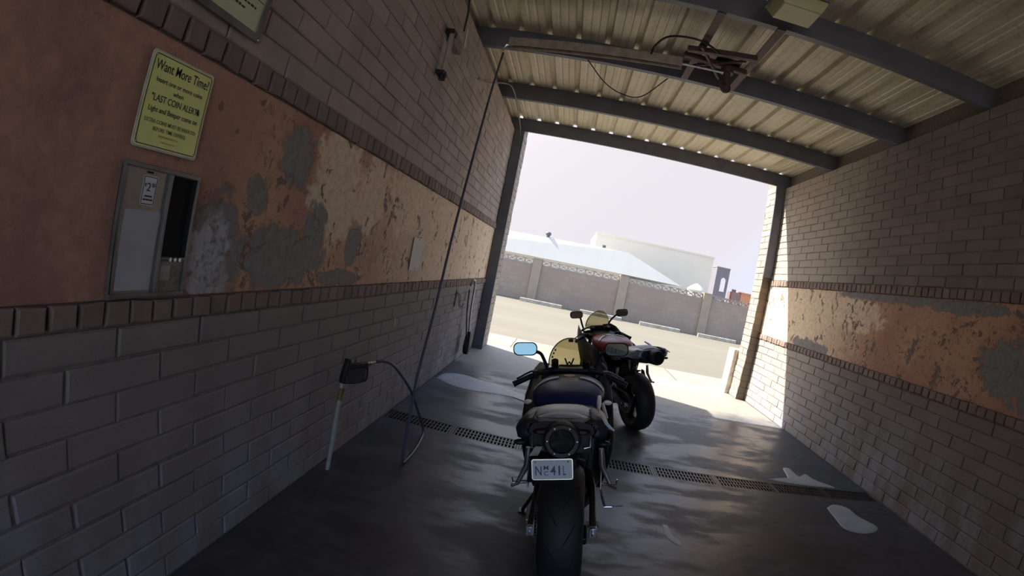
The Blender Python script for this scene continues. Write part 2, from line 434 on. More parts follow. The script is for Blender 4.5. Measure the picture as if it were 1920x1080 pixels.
# floor with the drain trench
YD0, YD1 = 3.84, 4.09
mb = MB(); mb.box(0, W, YR, YD0, -.2, 0); mb.box(0, W, YD1, YF, -.2, 0); mb.box(0, W, YD0, YD1, -.2, -.15)
mb.box(-.22, W + .22, YF + .0, 8.72, -.2, 0)
struct(mb.build('floor', M_floor, smooth=0))
mb = MB(); mb.box(-14, 22, 8.72, 10.05, -.2, -.02)
struct(mb.build('apron', M_apron, smooth=0))
for x in (.55, 3.7, 6.9):
    mb = MB(); mb.box(x - .006, x + .006, 8.74, 10.03, -.03, -.0185); struct(mb.build('apron_joint', M_dark, smooth=0))
mb = MB(); mb.box(-14, 22, 10.05, 22.1, -.3, -.03); struct(mb.build('parking_lot', M_lot, smooth=0))
mb = MB(); mb.box(-90, 90, -90, YR, -.5, -.06); mb.box(-90, -14, YR, 120, -.5, -.06); mb.box(22, 90, YR, 120, -.5, -.06)
mb.box(-14, -.22, YR, 8.72, -.5, -.06); mb.box(W + .22, 22, YR, 8.72, -.5, -.06); mb.box(-14, 22, 22.1, 120, -.5, -.06)
struct(mb.build('ground', M_earth, smooth=0))

# drain grates
mb = MB(); L = .585
mb.box(0, L, 0, .022, -.03, 0); mb.box(0, L, .228, .25, -.03, 0); mb.box(0, .018, .022, .228, -.03, 0); mb.box(L - .018, L, .022, .228, -.03, 0)
for y in (.083, .152): mb.box(.018, L - .018, y, y + .014, -.03, -.001)
for i in range(1, 19): mb.box(i * L / 19 - .007, i * L / 19 + .007, .022, .228, -.03, -.002)
g0 = mb.build('drain_grate', M_grate, smooth=0)
for i in range(8):
    o = g0 if i == 0 else g0.copy()
    if i: C.objects.link(o)
    o.location = (.02 + i * .588, YD0, 0)
    tag(o, 'dark slotted cast iron grate section of the drain channel across the bay floor', 'drain grate', 'grates in the floor drain')
names_g = ['against the left wall', 'second from the left wall', 'third from the left wall', 'fourth from the left wall, by the near motorcycle',
           'just right of the near motorcycle', 'third from the right wall, right of the near motorcycle', 'second from the right wall', 'against the right wall']
for i, o in enumerate([x for x in C.objects if x.name.startswith('drain_grate')]): o['label'] = 'slotted iron drain grate section, ' + names_g[i]

# roof deck
prof = []; x = -.1; X0 = .0539
pts = []
i = -2
while True:
    c = X0 + .3048 * i
    seg = [(c - .038, 0), (c - .022, .046), (c + .022, .046), (c + .038, 0), (c + .095, 0), (c + .105, .006), (c + .12, .006), (c + .13, 0), (c + .175, 0), (c + .185, .006), (c + .20, .006), (c + .21, 0)]
    for p in seg:
        if -.27 <= p[0] <= W + .27: pts.append(p)
    i += 1
    if c > W + .4: break
mb = MB(); ys = [YR - .2 + k * (YF + .045 - YR + .2) / 24 for k in range(25)]
mb.loft([[Vector((a, y, HC + b)) for a, b in pts] for y in ys], caps=False, closed=False)
struct(mb.build('ceiling', M_deck, smooth=20, solid=-.002))
# purlins (C sections)
def purlin(y, name='roof_purlin', f=.065):
    mb = MB(); z0, z1 = HC - .22, HC
    prof = [(0, z0), (.065, z0), (.065, z0 + .02), (.061, z0 + .02), (.061, z0 + .004), (.004, z0 + .004), (.004, z1 - .004), (.061, z1 - .004), (.061, z1 - .02), (.065, z1 - .02), (.065, z1), (0, z1)]
    prof = [(a * f / .065, b) for a, b in prof]
    mb.loft([[Vector((x, y + a, b)) for a, b in prof] for x in (-.1, W + .1)], caps=True)
    return struct(mb.build(name, M_purlin, smooth=0))
for y in (YF, 6.34, 4.74, 3.33, 1.7, .1, -1.5, -3.1, -4.15): purlin(y, f=.04 if y == YF else .065)

# ------------------------------------------------------------------ things on the left wall
def WM(y, z, x=.002):
    "frame on the left wall: local x along +Y, local y up, local z out of the wall"
    return Matrix(((0, 0, 1, x), (1, 0, 0, y), (0, 1, 0, z), (0, 0, 0, 1)))
def rrect(w, h, r, n=5):
    out = []
    for cx, cy, a0 in ((w / 2 - r, h / 2 - r, 0), (-w / 2 + r, h / 2 - r, 90), (-w / 2 + r, -h / 2 + r, 180), (w / 2 - r, -h / 2 + r, 270)):
        for k in range(n + 1):
            a = math.radians(a0 + 90 * k / n); out.append((cx + r * math.cos(a), cy + r * math.sin(a)))
    return out
def ring(mb, w, h, r, t, z0, z1, M):
    a, b = rrect(w, h, r), rrect(w - 2 * t, h - 2 * t, max(r - t, .002)); n = len(a)
    vs = [M @ Vector((*p, z)) for z in (z0, z1) for q in (a, b) for p in q]
    fs = []
    for k in range(n):
        j = (k + 1) % n
        fs += [(2 * n + k, 2 * n + j, 3 * n + j, 3 * n + k), (k, j, 2 * n + j, 2 * n + k), (n + k, 3 * n + k, 3 * n + j, n + j), (k, n + k, n + j, j)]
    mb.add(vs, fs)
M_ink = plain('sign_ink', (.035, .035, .03), .6)
M_yel = NT('faded_yellow_sign'); _n = M_yel.noise(14, 5)
M_yel.set(Base_Color=M_yel.mix(M_yel.sstep(_n, .3, .7), (.88, .90, .30), (.80, .83, .30)), Roughness=.45); M_yel = M_yel.m
sg = thing('instruction_sign', 'yellow instruction sign headed Want More Time? above the coin box', 'sign', (.008, 1.127, 1.79))
sg.rotation_euler = (math.radians(.9), 0, 0)
SM = WM(0, 0, 0)
mb = MB(); mb.prism(rrect(.292, .298, .012), .004, SM); mb.build('sign_plate', plain('sign_edge', (.55, .53, .45), .5), sg)
mb = MB(); mb.prism(rrect(.280, .286, .010), .0012, WM(0, 0, .004)); mb.build('sign_face', M_yel, sg)
mb = MB(); ring(mb, .272, .278, .009, .0028, .0052, .006, SM); mb.build('border_line', M_ink, sg)
TM = WM(0, 0, .0056)
lettering([('Want More Time?', 0, .092, .031, .25)], TM, M_ink, sg, 'title_lettering')
lettering([('Insert one or more coins', .0, .056, .015, .215), ('when', 0, .030, .015, .048),
           ('"LAST COIN ALERT"', 0, -.002, .021, .22), ('Light and Beeper come on', 0, -.034, .0165, .225)], TM, M_ink, sg, 'black_lettering')
lettering([('EXTRA COINS MUST BE INSERTED', 0, -.068, .012, .235), ('BEFORE TIME EXPIRES.', 0, -.090, .012, .15)], TM, plain('olive_ink', (.20, .19, .06), .6), sg, 'olive_lettering')
mb = MB(); mb.box(.0054, .0058, -.045, .045, -.106, -.100); mb.box(.0054, .0058, -.03, .035, -.122, -.118); mb.build('small_print', plain('yellow_ink', (.55, .5, .05), .5), sg, smooth=0)
mb = MB(); mb.ball((.006, .105, .008), (.002, .006, .008)); mb.ball((.006, .109, .004), (.002, .004, .006)); mb.build('burn_mark', M_black, sg, smooth=0)
for a in (-.13, .13):
    for b in (-.133, .133): MB().ball((.006, a, b), (.003, .004, .004), 8, 6).build('rivet', M_steel, sg)

M_fr = plain('grey_sign_frame', (.19, .17, .16), .5, .3)
s2 = thing('rate_sign', 'pale green sign in a grey metal frame high on the left wall', 'sign', (.01, 1.235, 2.345))
mb = MB(); ring(mb, .40, .42, .008, .03, 0, .012, SM); mb.build('frame', M_fr, s2, bevel=.002)
mb = MB(); mb.prism(rrect(.345, .365, .004), .004, WM(0, 0, .002)); mb.build('sign_face', plain('pale_green_sheet', (.62, .66, .42), .5, var=.06), s2)
mb = MB(); random.seed(3)
for row, (z, a0, a1) in enumerate(((-.062, -.10, .165), (-.10, -.13, .12), (-.125, -.06, .07), (.0, -.14, .14), (.04, -.12, .13))):
    a = a0
    if row == 0: mb.box(.0062, .0068, -.165, .165, z, z + .003); continue
    while a < a1:
        w = random.uniform(.008, .022); mb.box(.0062, .0068, a, a + w, z, z + .010 * random.uniform(.7, 1)); a += w + .005
mb.build('small_print', M_ink, s2, smooth=0)
for a in (-.19, .19):
    for b in (-.20, .20): MB().ball((.013, a, b), (.004, .005, .005), 8, 6).build('screw', M_steel, s2)

# coin box
cb = thing('coin_box', 'stainless steel coin box set in the left wall, blank white panel and dark recess', 'coin box', (.0, .98, 1.185))
mb = MB(); mb.box(0, .022, 0, .335, 0, .012); mb.box(0, .022, 0, .335, .395, .41); mb.box(0, .022, 0, .012, .012, .395); mb.box(0, .022, .323, .335, .012, .395)
mb.box(0, .030, .186, .198, .012, .395); mb.box(0, .022, .198, .323, .118, .128)
mb.build('frame', plain('dull_steel_frame', (.20, .19, .18), .5, .5, var=.3, scale=9), cb, bevel=.002)
mb = MB(); mb.box(0, .018, .012, .186, .012, .395); mb.build('panel', plain('brushed_panel', (.30, .29, .28), .42, .6, var=.2, scale=5), cb)
mb = MB(); mb.prism([(.020, .022), (.168, .022), (.172, .16), (.178, .262), (.165, .272), (.024, .268)], .0015, WM(0, 0, .018)); mb.build('blank_sheet', plain('worn_white_sheet', (.42, .43, .46), .5, var=.08, scale=10), cb)
mb = MB(); mb.prism(rrect(.062, .092, .006), .001, WM(.108, .332, .018))
pst = mb.build('price_sticker', plain('sticker_white', (.62, .62, .63), .5, var=.05), cb)
mb = MB(); ring(mb, .056, .086, .005, .0025, .0191, .0196, WM(.108, .332, 0)); mb.build('border_line', M_ink, pst)
lettering([('$', -.019, .012, .010, .006), ('2', -.004, -.002, .026, .016), ('00', .015, .012, .012, .014)], WM(.108, .332, .0193), M_ink, pst, 'price')
mb = MB(); mb.box(.0191, .0196, .092, .124, .312, .317); mb.box(.0191, .0196, .087, .129, .301, .306); mb.build('small_print', M_ink, pst, smooth=0)
mb = MB(); mb.box(.018, .021, .088, .112, .384, .390); mb.build('coin_slot', M_dark, cb)
mb = MB(); mb.box(.001, .002, .198, .323, .128, .395); mb.box(.002, .02, .198, .202, .128, .395); mb.box(.002, .02, .319, .323, .128, .395); mb.box(.002, .02, .202, .319, .39, .395)
mb.build('recess', M_dark, cb, smooth=0)
mb = MB(); mb.box(0, .016, .198, .323, .012, .118); lp = mb.build('lock_panel', plain('worn_panel', (.20, .19, .18), .5, .5, var=.4, scale=25), cb)
for a in (.245, .268, .291): MB().tube([(.016, a, .121), (.028, a, .121)], .007, 10).build('lock_bolt', M_chrome, lp)
mb = MB(); mb.prism(rrect(.05, .05, .005), .001, WM(.235, .075, .016)); mb.build('worn_sticker', plain('grey_sticker', (.33, .31, .29), .6), lp)

# paper notice
mb = MB(); mb.prism([(-.135, -.14), (.135, -.135), (.14, .12), (.12, .142), (-.14, .14)], .003, WM(4.02, 1.415, .004))
nt = mb.build('paper_notice', M_white); tag(nt, 'blank white rectangular notice on the peeling orange band of the left wall', 'notice')
for nm, z in (('small_screw', -.12), ('small_screw', .125)):
    mb = MB(); mb.ball((.008, 4.02, 1.415 + z), (.003, .006, .006), 8, 6); mb.build(nm, M_rust, nt)

# wall hook, pin and upper conduit pieces
hk = thing('wand_hook', 'small metal two prong hook on the left wall below the notice', 'hook', (.0, 5.98, .93))
mb = MB(); mb.box(0, .008, -.06, .06, -.10, .10); mb.build('back_plate', M_rust, hk, bevel=.002)
mb = MB(); mb.tube(smoothpts([(.008, .03, .08), (.05, .02, .02), (.06, -.01, -.06), (.09, -.02, -.09), (.11, -.02, -.04)]), .009, 8); mb.build('prong', M_beigemetal, hk)
mb = MB(); mb.tube(smoothpts([(.008, -.04, .08), (.05, -.05, .02), (.06, -.07, -.06), (.08, -.09, -.09)]), .009, 8); mb.build('prong', M_beigemetal, hk)
mb = MB(); mb.tube([(.0, 3.70, .895), (.022, 3.70, .89), (.026, 3.705, .82)], .004, 8)
tag(mb.build('wall_pin', M_chrome), 'thin bright metal pin sticking out of the lower left wall', 'pin')
cd = thing('conduit_holder', 'short vertical pipe in brackets high on the left wall', 'pipe', (.0, 3.55, 2.85))
mb = MB(); mb.tube([(.05, 0, .03), (.05, -.02, .38)], .022, 12); mb.build('pipe', M_beigemetal, cd)
mb = MB(); mb.box(0, .07, -.05, .05, .0, .03); mb.tube([(.05, -.0, .03), (.05, .0, -.04)], .028, 10); mb.build('bracket', M_dmetal, cd)
mb = MB(); mb.box(0, .07, -.05, .05, .36, .40); mb.build('bracket', M_dmetal, cd)
mb = MB(); mb.box(0, .06, .04, .30, .32, .42); mb.build('junction_plate', plain('dusty_brown_metal', (.22, .17, .15), .7), cd, bevel=.004)
mb = MB(); mb.tube([(.06, 3.92, 3.27), (.06, 3.88, 3.44)], .014, 10)
tag(mb.build('pipe_stub', plain('pale_pipe', (.5, .44, .36), .4, .3)), 'short pale pipe stub beside the bracketed pipe, under the roof', 'pipe')

# ------------------------------------------------------------------ spray gun, wand and hose
gn = thing('spray_gun', 'black trigger spray gun with a long pale wand leaning on the left wall', 'spray gun', (.13, 2.68, .63), (0, 0, math.radians(-20)))
gn.scale = (.8, .8, .8)
def GL(x, y, z): return Matrix.Rotation(math.radians(20), 3, 'Z') @ (Vector((x, y, z)) - Vector((.13, 2.68, .63))) / .8
# local: y along the wall, z up
mb = MB()
mb.loft([[Vector((x, y, z)) for x, y, z in ((-.022, y0, z0), (.022, y0, z0), (.022, y1, z1), (-.022, y1, z1))] for y0, z0, y1, z1 in
         ((-.075, -.03, -.03, -.04), (-.07, .03, -.025, .02), (-.05, .11, -.01, .10), (-.035, .16, .0, .15))])
mb.box(-.018, .018, -.03, .20, .075, .115)
mb.build('gun_body', M_plastic, gn, bevel=.008)
mb = MB(); mb.tube(smoothpts([(0, .19, .09), (0, .215, .05), (0, .215, -.03), (0, .17, -.045), (0, .05, -.045), (0, -.03, -.03)]), .008, 8); mb.build('trigger_guard', M_plastic, gn)
mb = MB(); mb.box(-.004, .004, .0, .195, -.035, .07); mb.build('grip_plate', plain('dark_grey_plastic', (.045, .045, .055), .5), gn)
mb = MB(); mb.tube([(0, .20, .10), (0, .25, .10)], .016, 12); mb.tube([(0, .25, .10), (0, .30, .105)], .010, 10); mb.build('hose_coupling', M_chrome, gn)
mb = MB(); mb.tube([(0, -.055, -.02), (.0, -.06, -.06), GL(.115, 2.63, .50), GL(.10, 2.63, .25), GL(.085, 2.625, .015)], [.014, .017, .019, .020, .017], 12)
wd = mb.build('wand', plain('pale_wand_tube', (.42, .40, .35), .45), gn)
mb = MB(); mb.tube([GL(.122, 2.632, .575), GL(.116, 2.63, .50)], .023, 12); mb.build('brass_sleeve', plain('dull_brass', (.30, .25, .10), .4, .5), wd)

M_hose = plain('blue_grey_hose', (.075, .085, .125), .42, 0, scale=8)
hp = [(.215, 2.912, .715), (.25, 2.97, .715), (.30, 3.06, .67), (.36, 3.32, .46), (.39, 3.55, .22), (.41, 3.68, .06), (.43, 3.62, .012), (.46, 3.35, .012), (.465, 3.12, .012),
      (.455, 3.04, .03), (.45, 3.06, .20), (.44, 3.12, .42), (.42, 3.22, .62), (.40, 3.45, 1.05), (.37, 3.68, 1.62), (.34, 3.95, 2.3), (.31, 4.22, 3.0), (.295, 4.42, 3.495)]
mb = MB(); mb.tube(smoothpts(hp, 8), .0105, 10)
tag(mb.build('high_pressure_hose', M_hose), 'dark blue hose dropping from the ceiling boom to the spray gun', 'hose')

# foam brush
fb = thing('foam_brush', 'long handled foam brush hanging on the left wall by the front pilaster', 'brush', (.0, 6.6, -.02))
mb = MB(); mb.tube(smoothpts([(.03, .02, 1.10), (.05, -.02, 1.17), (.07, .0, 1.19), (.08, .05, 1.12), (.09, .06, .75), (.12, .10, .40)]), .014, 10); mb.build('handle', M_steel, fb)
mb = MB(); mb.tube(smoothpts([(.04, -.06, 1.05), (.06, -.05, .75), (.10, .02, .42)]), .012, 8); mb.build('foam_hose', M_hose, fb)
mb = MB(); mb.loft([[Vector((.12 + a * s, .11 + b * s * 1.6, z)) for a, b in ((-.035, -.05), (.035, -.05), (.045, 0), (.035, .05), (-.035, .05), (-.045, 0))] for s, z in ((.5, .46), (1, .40), (1.15, .26), (1.0, .18), (.7, .14))])
mb.build('brush_head', M_black, fb)

# cable over to the lintel
mb = MB(); mb.tube(smoothpts([(.012, 4.8, 3.33), (.02, 5.2, 3.45), (.10, 5.75, 3.68), (.18, 5.95, 3.70), (.17, 6.6, 3.69), (.13, 7.4, 3.69), (.10, 7.86, 3.66), (.12, 7.88, 3.45)]), .010, 8)
tag(mb.build('power_cable', plain('grey_cable', (.16, .15, .15), .5)), 'grey cable running from the left wall under the roof to the opening frame', 'cable')
mb = MB(); mb.tube(smoothpts([(.04, 3.84, 3.40), (.05, 3.80, 3.56), (.06, 3.72, 3.70), (.2, 3.5, 3.80), (.45, 3.3, 3.70), (.7, 3.1, 3.85)]), .009, 8)
tag(mb.build('power_cable', M_black), 'black cable rising along the left wall to the roof above the bracketed pipe', 'cable')

# ------------------------------------------------------------------ ceiling boom
bo = thing('hose_boom', 'ceiling mounted swivel boom with a long beige arm under the roof beams', 'boom', (2.40, 4.15, 3.615))
mb = MB(); mb.lathe([(-.02, .0), (-.02, .06), (.07, .06), (.07, 0)], (0, 0, 0), 'z', 20); mb.tube([(0, .0, -.16), (0, 0, .07)], .035, 14); mb.ball((0, 0, -.17), .05, 14, 8)
mb.build('pivot', M_rust, bo)
A0, A1 = Vector((-.12, .02, 0)), Vector((-2.06, .27, -.01)); d = (A1 - A0).normalized(); ang = math.atan2(d.y, d.x)
mb = MB(); T = Matrix.Translation(A0) @ Matrix.Rotation(ang, 4, 'Z')
Lb = (A1 - A0).length
mb.box(.30, Lb, -.045, -.04, -.045, .045, T); mb.box(.30, Lb, .04, .045, -.045, .045, T); mb.box(.30, Lb, -.045, .045, .040, .045, T)
mb.build('arm', M_beigemetal, bo)
mb = MB(); mb.tube([A0 + Vector((.1, -.02, -.02)), A0 + d * .34], .010, 10); mb.build('arm_rod', M_chrome, bo)
mb = MB(); mb.tube([A0 + d * (Lb - .06), A0 + d * Lb + Vector((-.03, 0, -.02)), A0 + d * Lb + Vector((-.05, 0, -.08))], .012, 8); mb.build('swivel', M_chrome, bo)
mb = MB(); mb.tube(smoothpts([(-.14, -.25, .03), (-.35, -.36, .05), (-.60, -.30, .06), (-.70, -.10, .05), (-.72, .02, .01)]), .010, 8); mb.build('feed_hose', M_black, bo)
for dy, sy in ((.0, .12), (-.22, -.22)):
    mb = MB(); mb.cbox((-.12, dy - .02, .045), (.62, .05, .05), (0, 0, sy)); mb.build('cross_brace', M_rust, bo, bevel=.003)
mb = MB(); mb.tube([(-.32, -.28, .04), (-.02, .22, .02)], .018, 8); mb.tube([(-.30, .12, .04), (.10, -.24, .03)], .014, 8); mb.build('diagonal_brace', M_rust, bo)
mb = MB(); mb.cbox((-.01, .0, .075), (.24, .24, .008)); mb.build('mounting_plate', M_dmetal, bo)
for nm, x, y0, y1, lb in (('angle_iron', 2.57, 3.34, 4.73, 'red brown angle iron bridging two roof beams, right of the boom pivot'), ('angle_iron', 2.07, 3.34, 4.73, 'red brown angle iron bridging two roof beams, left of the boom pivot')):
    mb = MB(); mb.box(x, x + .07, y0, y1, 3.702, 3.708); mb.box(x + .065, x + .07, y0 + .07, y1 - .002, 3.708, 3.77)
    tag(mb.build(nm, M_rust, smooth=0), lb, 'steel angle', 'angle irons carrying the boom')
mb = MB(); mb.tube(smoothpts([(1.10, 4.73, 3.70), (1.30, 4.88, 3.55), (1.5, 5.0, 3.50), (1.72, 5.02, 3.52), (1.95, 4.80, 3.70)]), .006, 6)
tag(mb.build('hanging_wire', M_black), 'thin wire sagging below the second roof beam left of the boom', 'wire')
mb = MB(); mb.tube(smoothpts([(2.5, 4.70, 3.68), (2.8, 4.68, 3.72), (3.1, 4.70, 3.74)]), .007, 6)
# light fitting
lf = thing('ceiling_light', 'cream box shaped ceiling light beside the third roof beam', 'light', (2.55, 2.93, 3.71))
mb = MB(); mb.box(-.19, .19, -.15, .15, -.03, 0); mb.build('base', M_fr, lf, bevel=.004)
mb = MB(); mb.tube([(0, 0, 0), (0, 0, .22)], .02, 10); mb.build('drop_pipe', M_dmetal, lf)
mb = MB(); mb.loft([[Vector((a * s, b * s, z)) for a, b in ((-.18, -.14), (.18, -.14), (.18, .14), (-.18, .14))] for s, z in ((1, -.03), (1, -.05), (.80, -.12), (.78, -.125))])
mb.build('lens', plain('cream_lens', (.52, .50, .26), .35, var=.08, scale=6), lf, bevel=.006)

# ------------------------------------------------------------------ suds on the floor
def puddle(pts, label, h=.006, col=(.45, .50, .58), group=None):
    "thin lens of suds: outline pts, rounded rim"
    P = smoothpts([(x, y, 0) for x, y in pts] + [(pts[0][0], pts[0][1], 0)], 5)[:-1]
    c = sum(P, Vector()) / len(P); mb = MB()
    mb.loft([[c + (p - c) * s + Vector((0, 0, z)) for p in P] for s, z in ((1, .0005), (.97, h * .6), (.88, h), (.5, h * 1.2), (.05, h * 1.25))])
    t = plain('soap_suds', col, .45, 0, var=.15, scale=9, bump=.3)
    return tag(mb.build('soap_suds', t), label, 'soap suds', group)
puddle([(.04, 5.52), (.26, 5.36), (.50, 5.33), (.72, 5.40), (1.0, 5.42), (1.30, 5.28), (1.45, 5.30), (1.1, 5.62), (.75, 5.85), (.52, 5.88), (.35, 5.95), (.2, 5.95), (.06, 5.8)], 'pale sheet of soap suds trailing from the foot of the left wall')
puddle([(3.58, 4.17), (3.82, 4.22), (3.88, 4.36), (3.93, 4.55), (4.01, 4.58), (4.0, 4.42), (4.06, 4.34), (4.16, 4.45), (4.2, 4.3), (4.36, 4.14), (4.2, 4.12), (3.85, 4.12)], 'white branching patch of suds beyond the drain near the right wall')
puddle([(3.95, 3.60), (4.08, 3.69), (4.2, 3.64), (4.22, 3.45), (4.30, 3.28), (4.2, 3.17), (4.02, 3.13), (3.90, 3.2), (3.92, 3.4)], 'bluish oval patch of suds on the near side of the drain, right')
puddle([(2.27, 2.97), (2.31, 2.96), (2.30, 2.85), (2.36, 2.74), (2.33, 2.70), (2.27, 2.80)], 'tiny streak of suds on the dark floor right of the near motorcycle', .003)

# ------------------------------------------------------------------ motorcycles
def sring(cx, cz, hw, ht, hb, y, n=20, e=2.4, flat=0):
    "closed superellipse ring in the plane y, half width hw, height ht above and hb below cz"
    out = []
    for k in range(n):
        t = 2 * PI * k / n; c, s_ = math.cos(t), math.sin(t)
        x = hw * math.copysign(abs(c) ** (2 / e), c); z = (ht if s_ > 0 else hb) * math.copysign(abs(s_) ** (2 / e), s_)
        out.append(Vector((cx + x, y, cz + z)))
    return out
def loftm(secs, caps=True, **kw):
    mb = MB(); mb.loft([sring(*s, **kw) for s in secs], caps=caps); return mb
def motorcycle(label, loc, psi, lean, c):
    root = thing('motorcycle', label, 'motorcycle', loc, (0, lean, psi))
    paint, accent, seatm = c['paint'], c['accent'], c['seat']; up = c.get('up', 0)
    Rw = Euler((0, lean, psi)).to_matrix()
    # wheels
    def wheel(nm, yc, R_, hw, rr):
        w = thing_part(nm, root)
        prof = [(-hw * .62, rr), (-hw * .88, rr + .018), (-hw, rr + (R_ - rr) * .45), (-hw * .93, rr + (R_ - rr) * .66), (-hw * .74, rr + (R_ - rr) * .84), (-hw * .42, rr + (R_ - rr) * .96), (0, R_)]
        prof += [(-a, r) for a, r in reversed(prof[:-1])]
        mb = MB(); mb.lathe(prof, (0, yc, R_), 'x', 64); t_ = mb.build('tyre', M_tyre, root, smooth=50)
        mb = MB()
        for i in range(11):
            a0 = 2 * PI * i / 11
            for sg in (-1, 1):
                pp = []
                for j in range(7):
                    u_ = j / 6; xx = sg * hw * (.10 + .62 * u_); a = a0 + (.28 if sg > 0 else .0) + .42 * u_
                    zz = rr + (R_ - rr) * (1 - .16 * (abs(xx) / hw / .74) ** 2.3) - .0015
                    pp.append((xx, yc + math.sin(a) * zz, R_ + math.cos(a) * zz))
                mb.tube(pp, [.001, .003, .0035, .0035, .0035, .003, .001], 6)
        mb.build('tread_grooves', M_dark, t_)
        mb = MB(); mb.lathe([(-hw * .64, rr + .008), (-hw * .58, rr - .012), (-hw * .2, rr - .03), (hw * .2, rr - .03), (hw * .58, rr - .012), (hw * .64, rr + .008)], (0, yc, R_), 'x', 48)
        mb.lathe([(-hw * .45, .0), (-hw * .45, .045), (hw * .45, .045), (hw * .45, 0)], (0, yc, R_), 'x', 24)
        for i in range(5):
            for da in (-.09, .09):
                a = 2 * PI * i / 5
                mb.tube([(0, yc + math.sin(a + da * .3) * .04, R_ + math.cos(a + da * .3) * .04), (0, yc + math.sin(a + da * 2.3) * (rr - .02), R_ + math.cos(a + da * 2.3) * (rr - .02))], [.016, .011], 8)
        mb.build('rim', c['rim'], root, solid=0)
        return w
    def thing_part(nm, root): return None
    wheel('rear', 0, .317, .103, .205); wheel('front', 1.39, .300, .062, .205)
    mb = MB(); mb.lathe([(.072, .06), (.072, .11), (.077, .11), (.077, .06)], (0, 0, .317), 'x', 40, close=True); mb.build('brake_disc', M_alu, root)
    for x in (-.075, .07):
        mb = MB(); mb.lathe([(x, .09), (x, .155), (x + .005, .155), (x + .005, .09)], (0, 1.39, .30), 'x', 40, close=True); mb.build('brake_disc', M_alu, root)
    # sprocket and chain on the left
    mb = MB(); n = 43; pr = []
    for k in range(n * 2):
        a = PI * k / n; r = .108 if k % 2 else .100; pr.append((r * math.sin(a), r * math.cos(a)))
    mb.prism(pr, .006, Matrix.Translation((-.125, 0, .317)) @ Matrix(((0, 0, 1, 0), (1, 0, 0, 0), (0, 1, 0, 0), (0, 0, 0, 1)))); mb.build('sprocket', M_dmetal, root, smooth=0)
    mb = MB(); path = []
    for k in range(40): a = -PI / 2 + -PI * k / 39; path.append((.108 * math.cos(a), .317 + .108 * math.sin(a)))
    path = [(.62, .325)] + path + [(.62, .405)]
    tot = []; acc = 0
    for (a, b), (c_, d_) in zip(path, path[1:]):
        L_ = math.hypot(c_ - a, d_ - b); k = max(1, round(L_ / .0159))
        for j in range(k): tot.append((a + (c_ - a) * j / k, b + (d_ - b) * j / k, math.atan2(d_ - b, c_ - a)))
    for k, (y, z, a) in enumerate(tot):
        w_ = .009 if k % 2 else .007
        for sx in (-1, 1): mb.cbox((-.122 + sx * w_, y, z), (.0018, .017, .010), (a, 0, 0))
        if k % 2: mb.tube([(-.122 - .011, y, z), (-.122 + .011, y, z)], .0035, 6)
    mb.build('chain', M_alu, root, smooth=0)
    # swingarm, axle blocks
    for sx in (-1, 1):
        mb = MB(); mb.loft([[Vector((sx * x + a, y, z + b)) for a, b in ((-.016, -h), (.016, -h), (.016, h), (-.016, h))] for x, y, z, h in ((.15, -.06, .317, .022), (.150, .06, .322, .030), (.150, .30, .36, .045), (.11, .56, .40, .05))])
        mb.build('swingarm', M_dmetal, root, bevel=.006)
        mb = MB(); mb.cbox((sx * .15, -.075, .317), (.036, .03, .05)); mb.tube([(sx * .15, -.085, .317), (sx * .15, -.125, .317)], .006, 8)
        mb.build('chain_adjuster', M_chrome, root, bevel=.003)
        MB().tube([(sx * .12, 0, .317), (sx * .178, 0, .317)], .017, 6).build('axle_nut', M_chrome, root)
    mb = MB(); mb.cbox((.10, .04, .235), (.05, .10, .05), (.4, 0, 0)); mb.build('rear_caliper', M_dmetal, root, bevel=.008)
    # rear hugger
    mb = MB(); mb.loft([[Vector((x, .345 * math.sin(a), .317 + .345 * math.cos(a) - abs(x) ** 2 * 2)) for x in (-.10, -.05, 0, .05, .10)] for a in [(.15 + .12 * k) for k in range(10)]], caps=False, closed=False)
    mb.build('hugger', M_plastic, root, solid=.004)
    # engine, frame, radiator, headers
    mb = loftm([(0, .42, .15, .17, .17, .48), (0, .42, .20, .20, .20, .56), (0, .42, .22, .24, .22, .70), (0, .46, .21, .26, .22, .86), (0, .50, .17, .20, .18, .98)], e=4); mb.build('engine', M_dmetal, root)
    for sx in (-1, 1):
        mb = MB(); mb.loft([[Vector((sx * x + a, y, z + b)) for a, b in ((-.015, -h), (.015, -h), (.018, 0), (.015, h), (-.015, h))] for x, y, z, h in ((.13, .46, .40, .05), (.155, .52, .58, .055), (.175, .68, .72, .055), (.14, .92, .80, .055), (.06, 1.08, .84, .05))])
        mb.build('frame_spar', c['frame'], root, bevel=.006)
    mb = MB(); mb.cbox((0, 1.06, .52), (.32, .03, .26), (-.25, 0, 0)); mb.build('radiator', M_plastic, root)
    mb = MB()
    for x in (-.12, -.04, .04, .12): mb.tube(smoothpts([(x, .97, .50), (x, 1.03, .38), (x * .8, .97, .22), (x * .3, .80, .16), (x * .15, .5, .17)]), .017, 8)
    mb.tube([(0, .5, .17), (.03, .30, .24), (.05, .22, .45), (.02, .10, .70)], .024, 10); mb.build('exhaust_headers', M_alu, root)
    # subframe and undertray
    mb = loftm([(0, .80, .06, .03, .05, .42), (0, .82, .12, .07, .07, .20), (0, .86, .135, .08, .07, -.05), (0, .885, .14, .075, .075, -.25), (0, .90, .13, .06, .075, -.335)], e=3.5); mb.build('undertray', M_plastic, root)
    # underseat silencer
    a0, a1 = Vector((.004, -.05, .86)), Vector((.004, -.385, .893)); dd = (a1 - a0).normalized()
    if c.get('exhaust_out'): a1 += dd * .05
    mb = MB(); mb.tube([a0, a0 + dd * .02, a1 - dd * .01, a1], [.06, .072, .074, .070], 28); ex = mb.build('silencer', plain('black_silencer', (.016, .015, .017), .5), root)
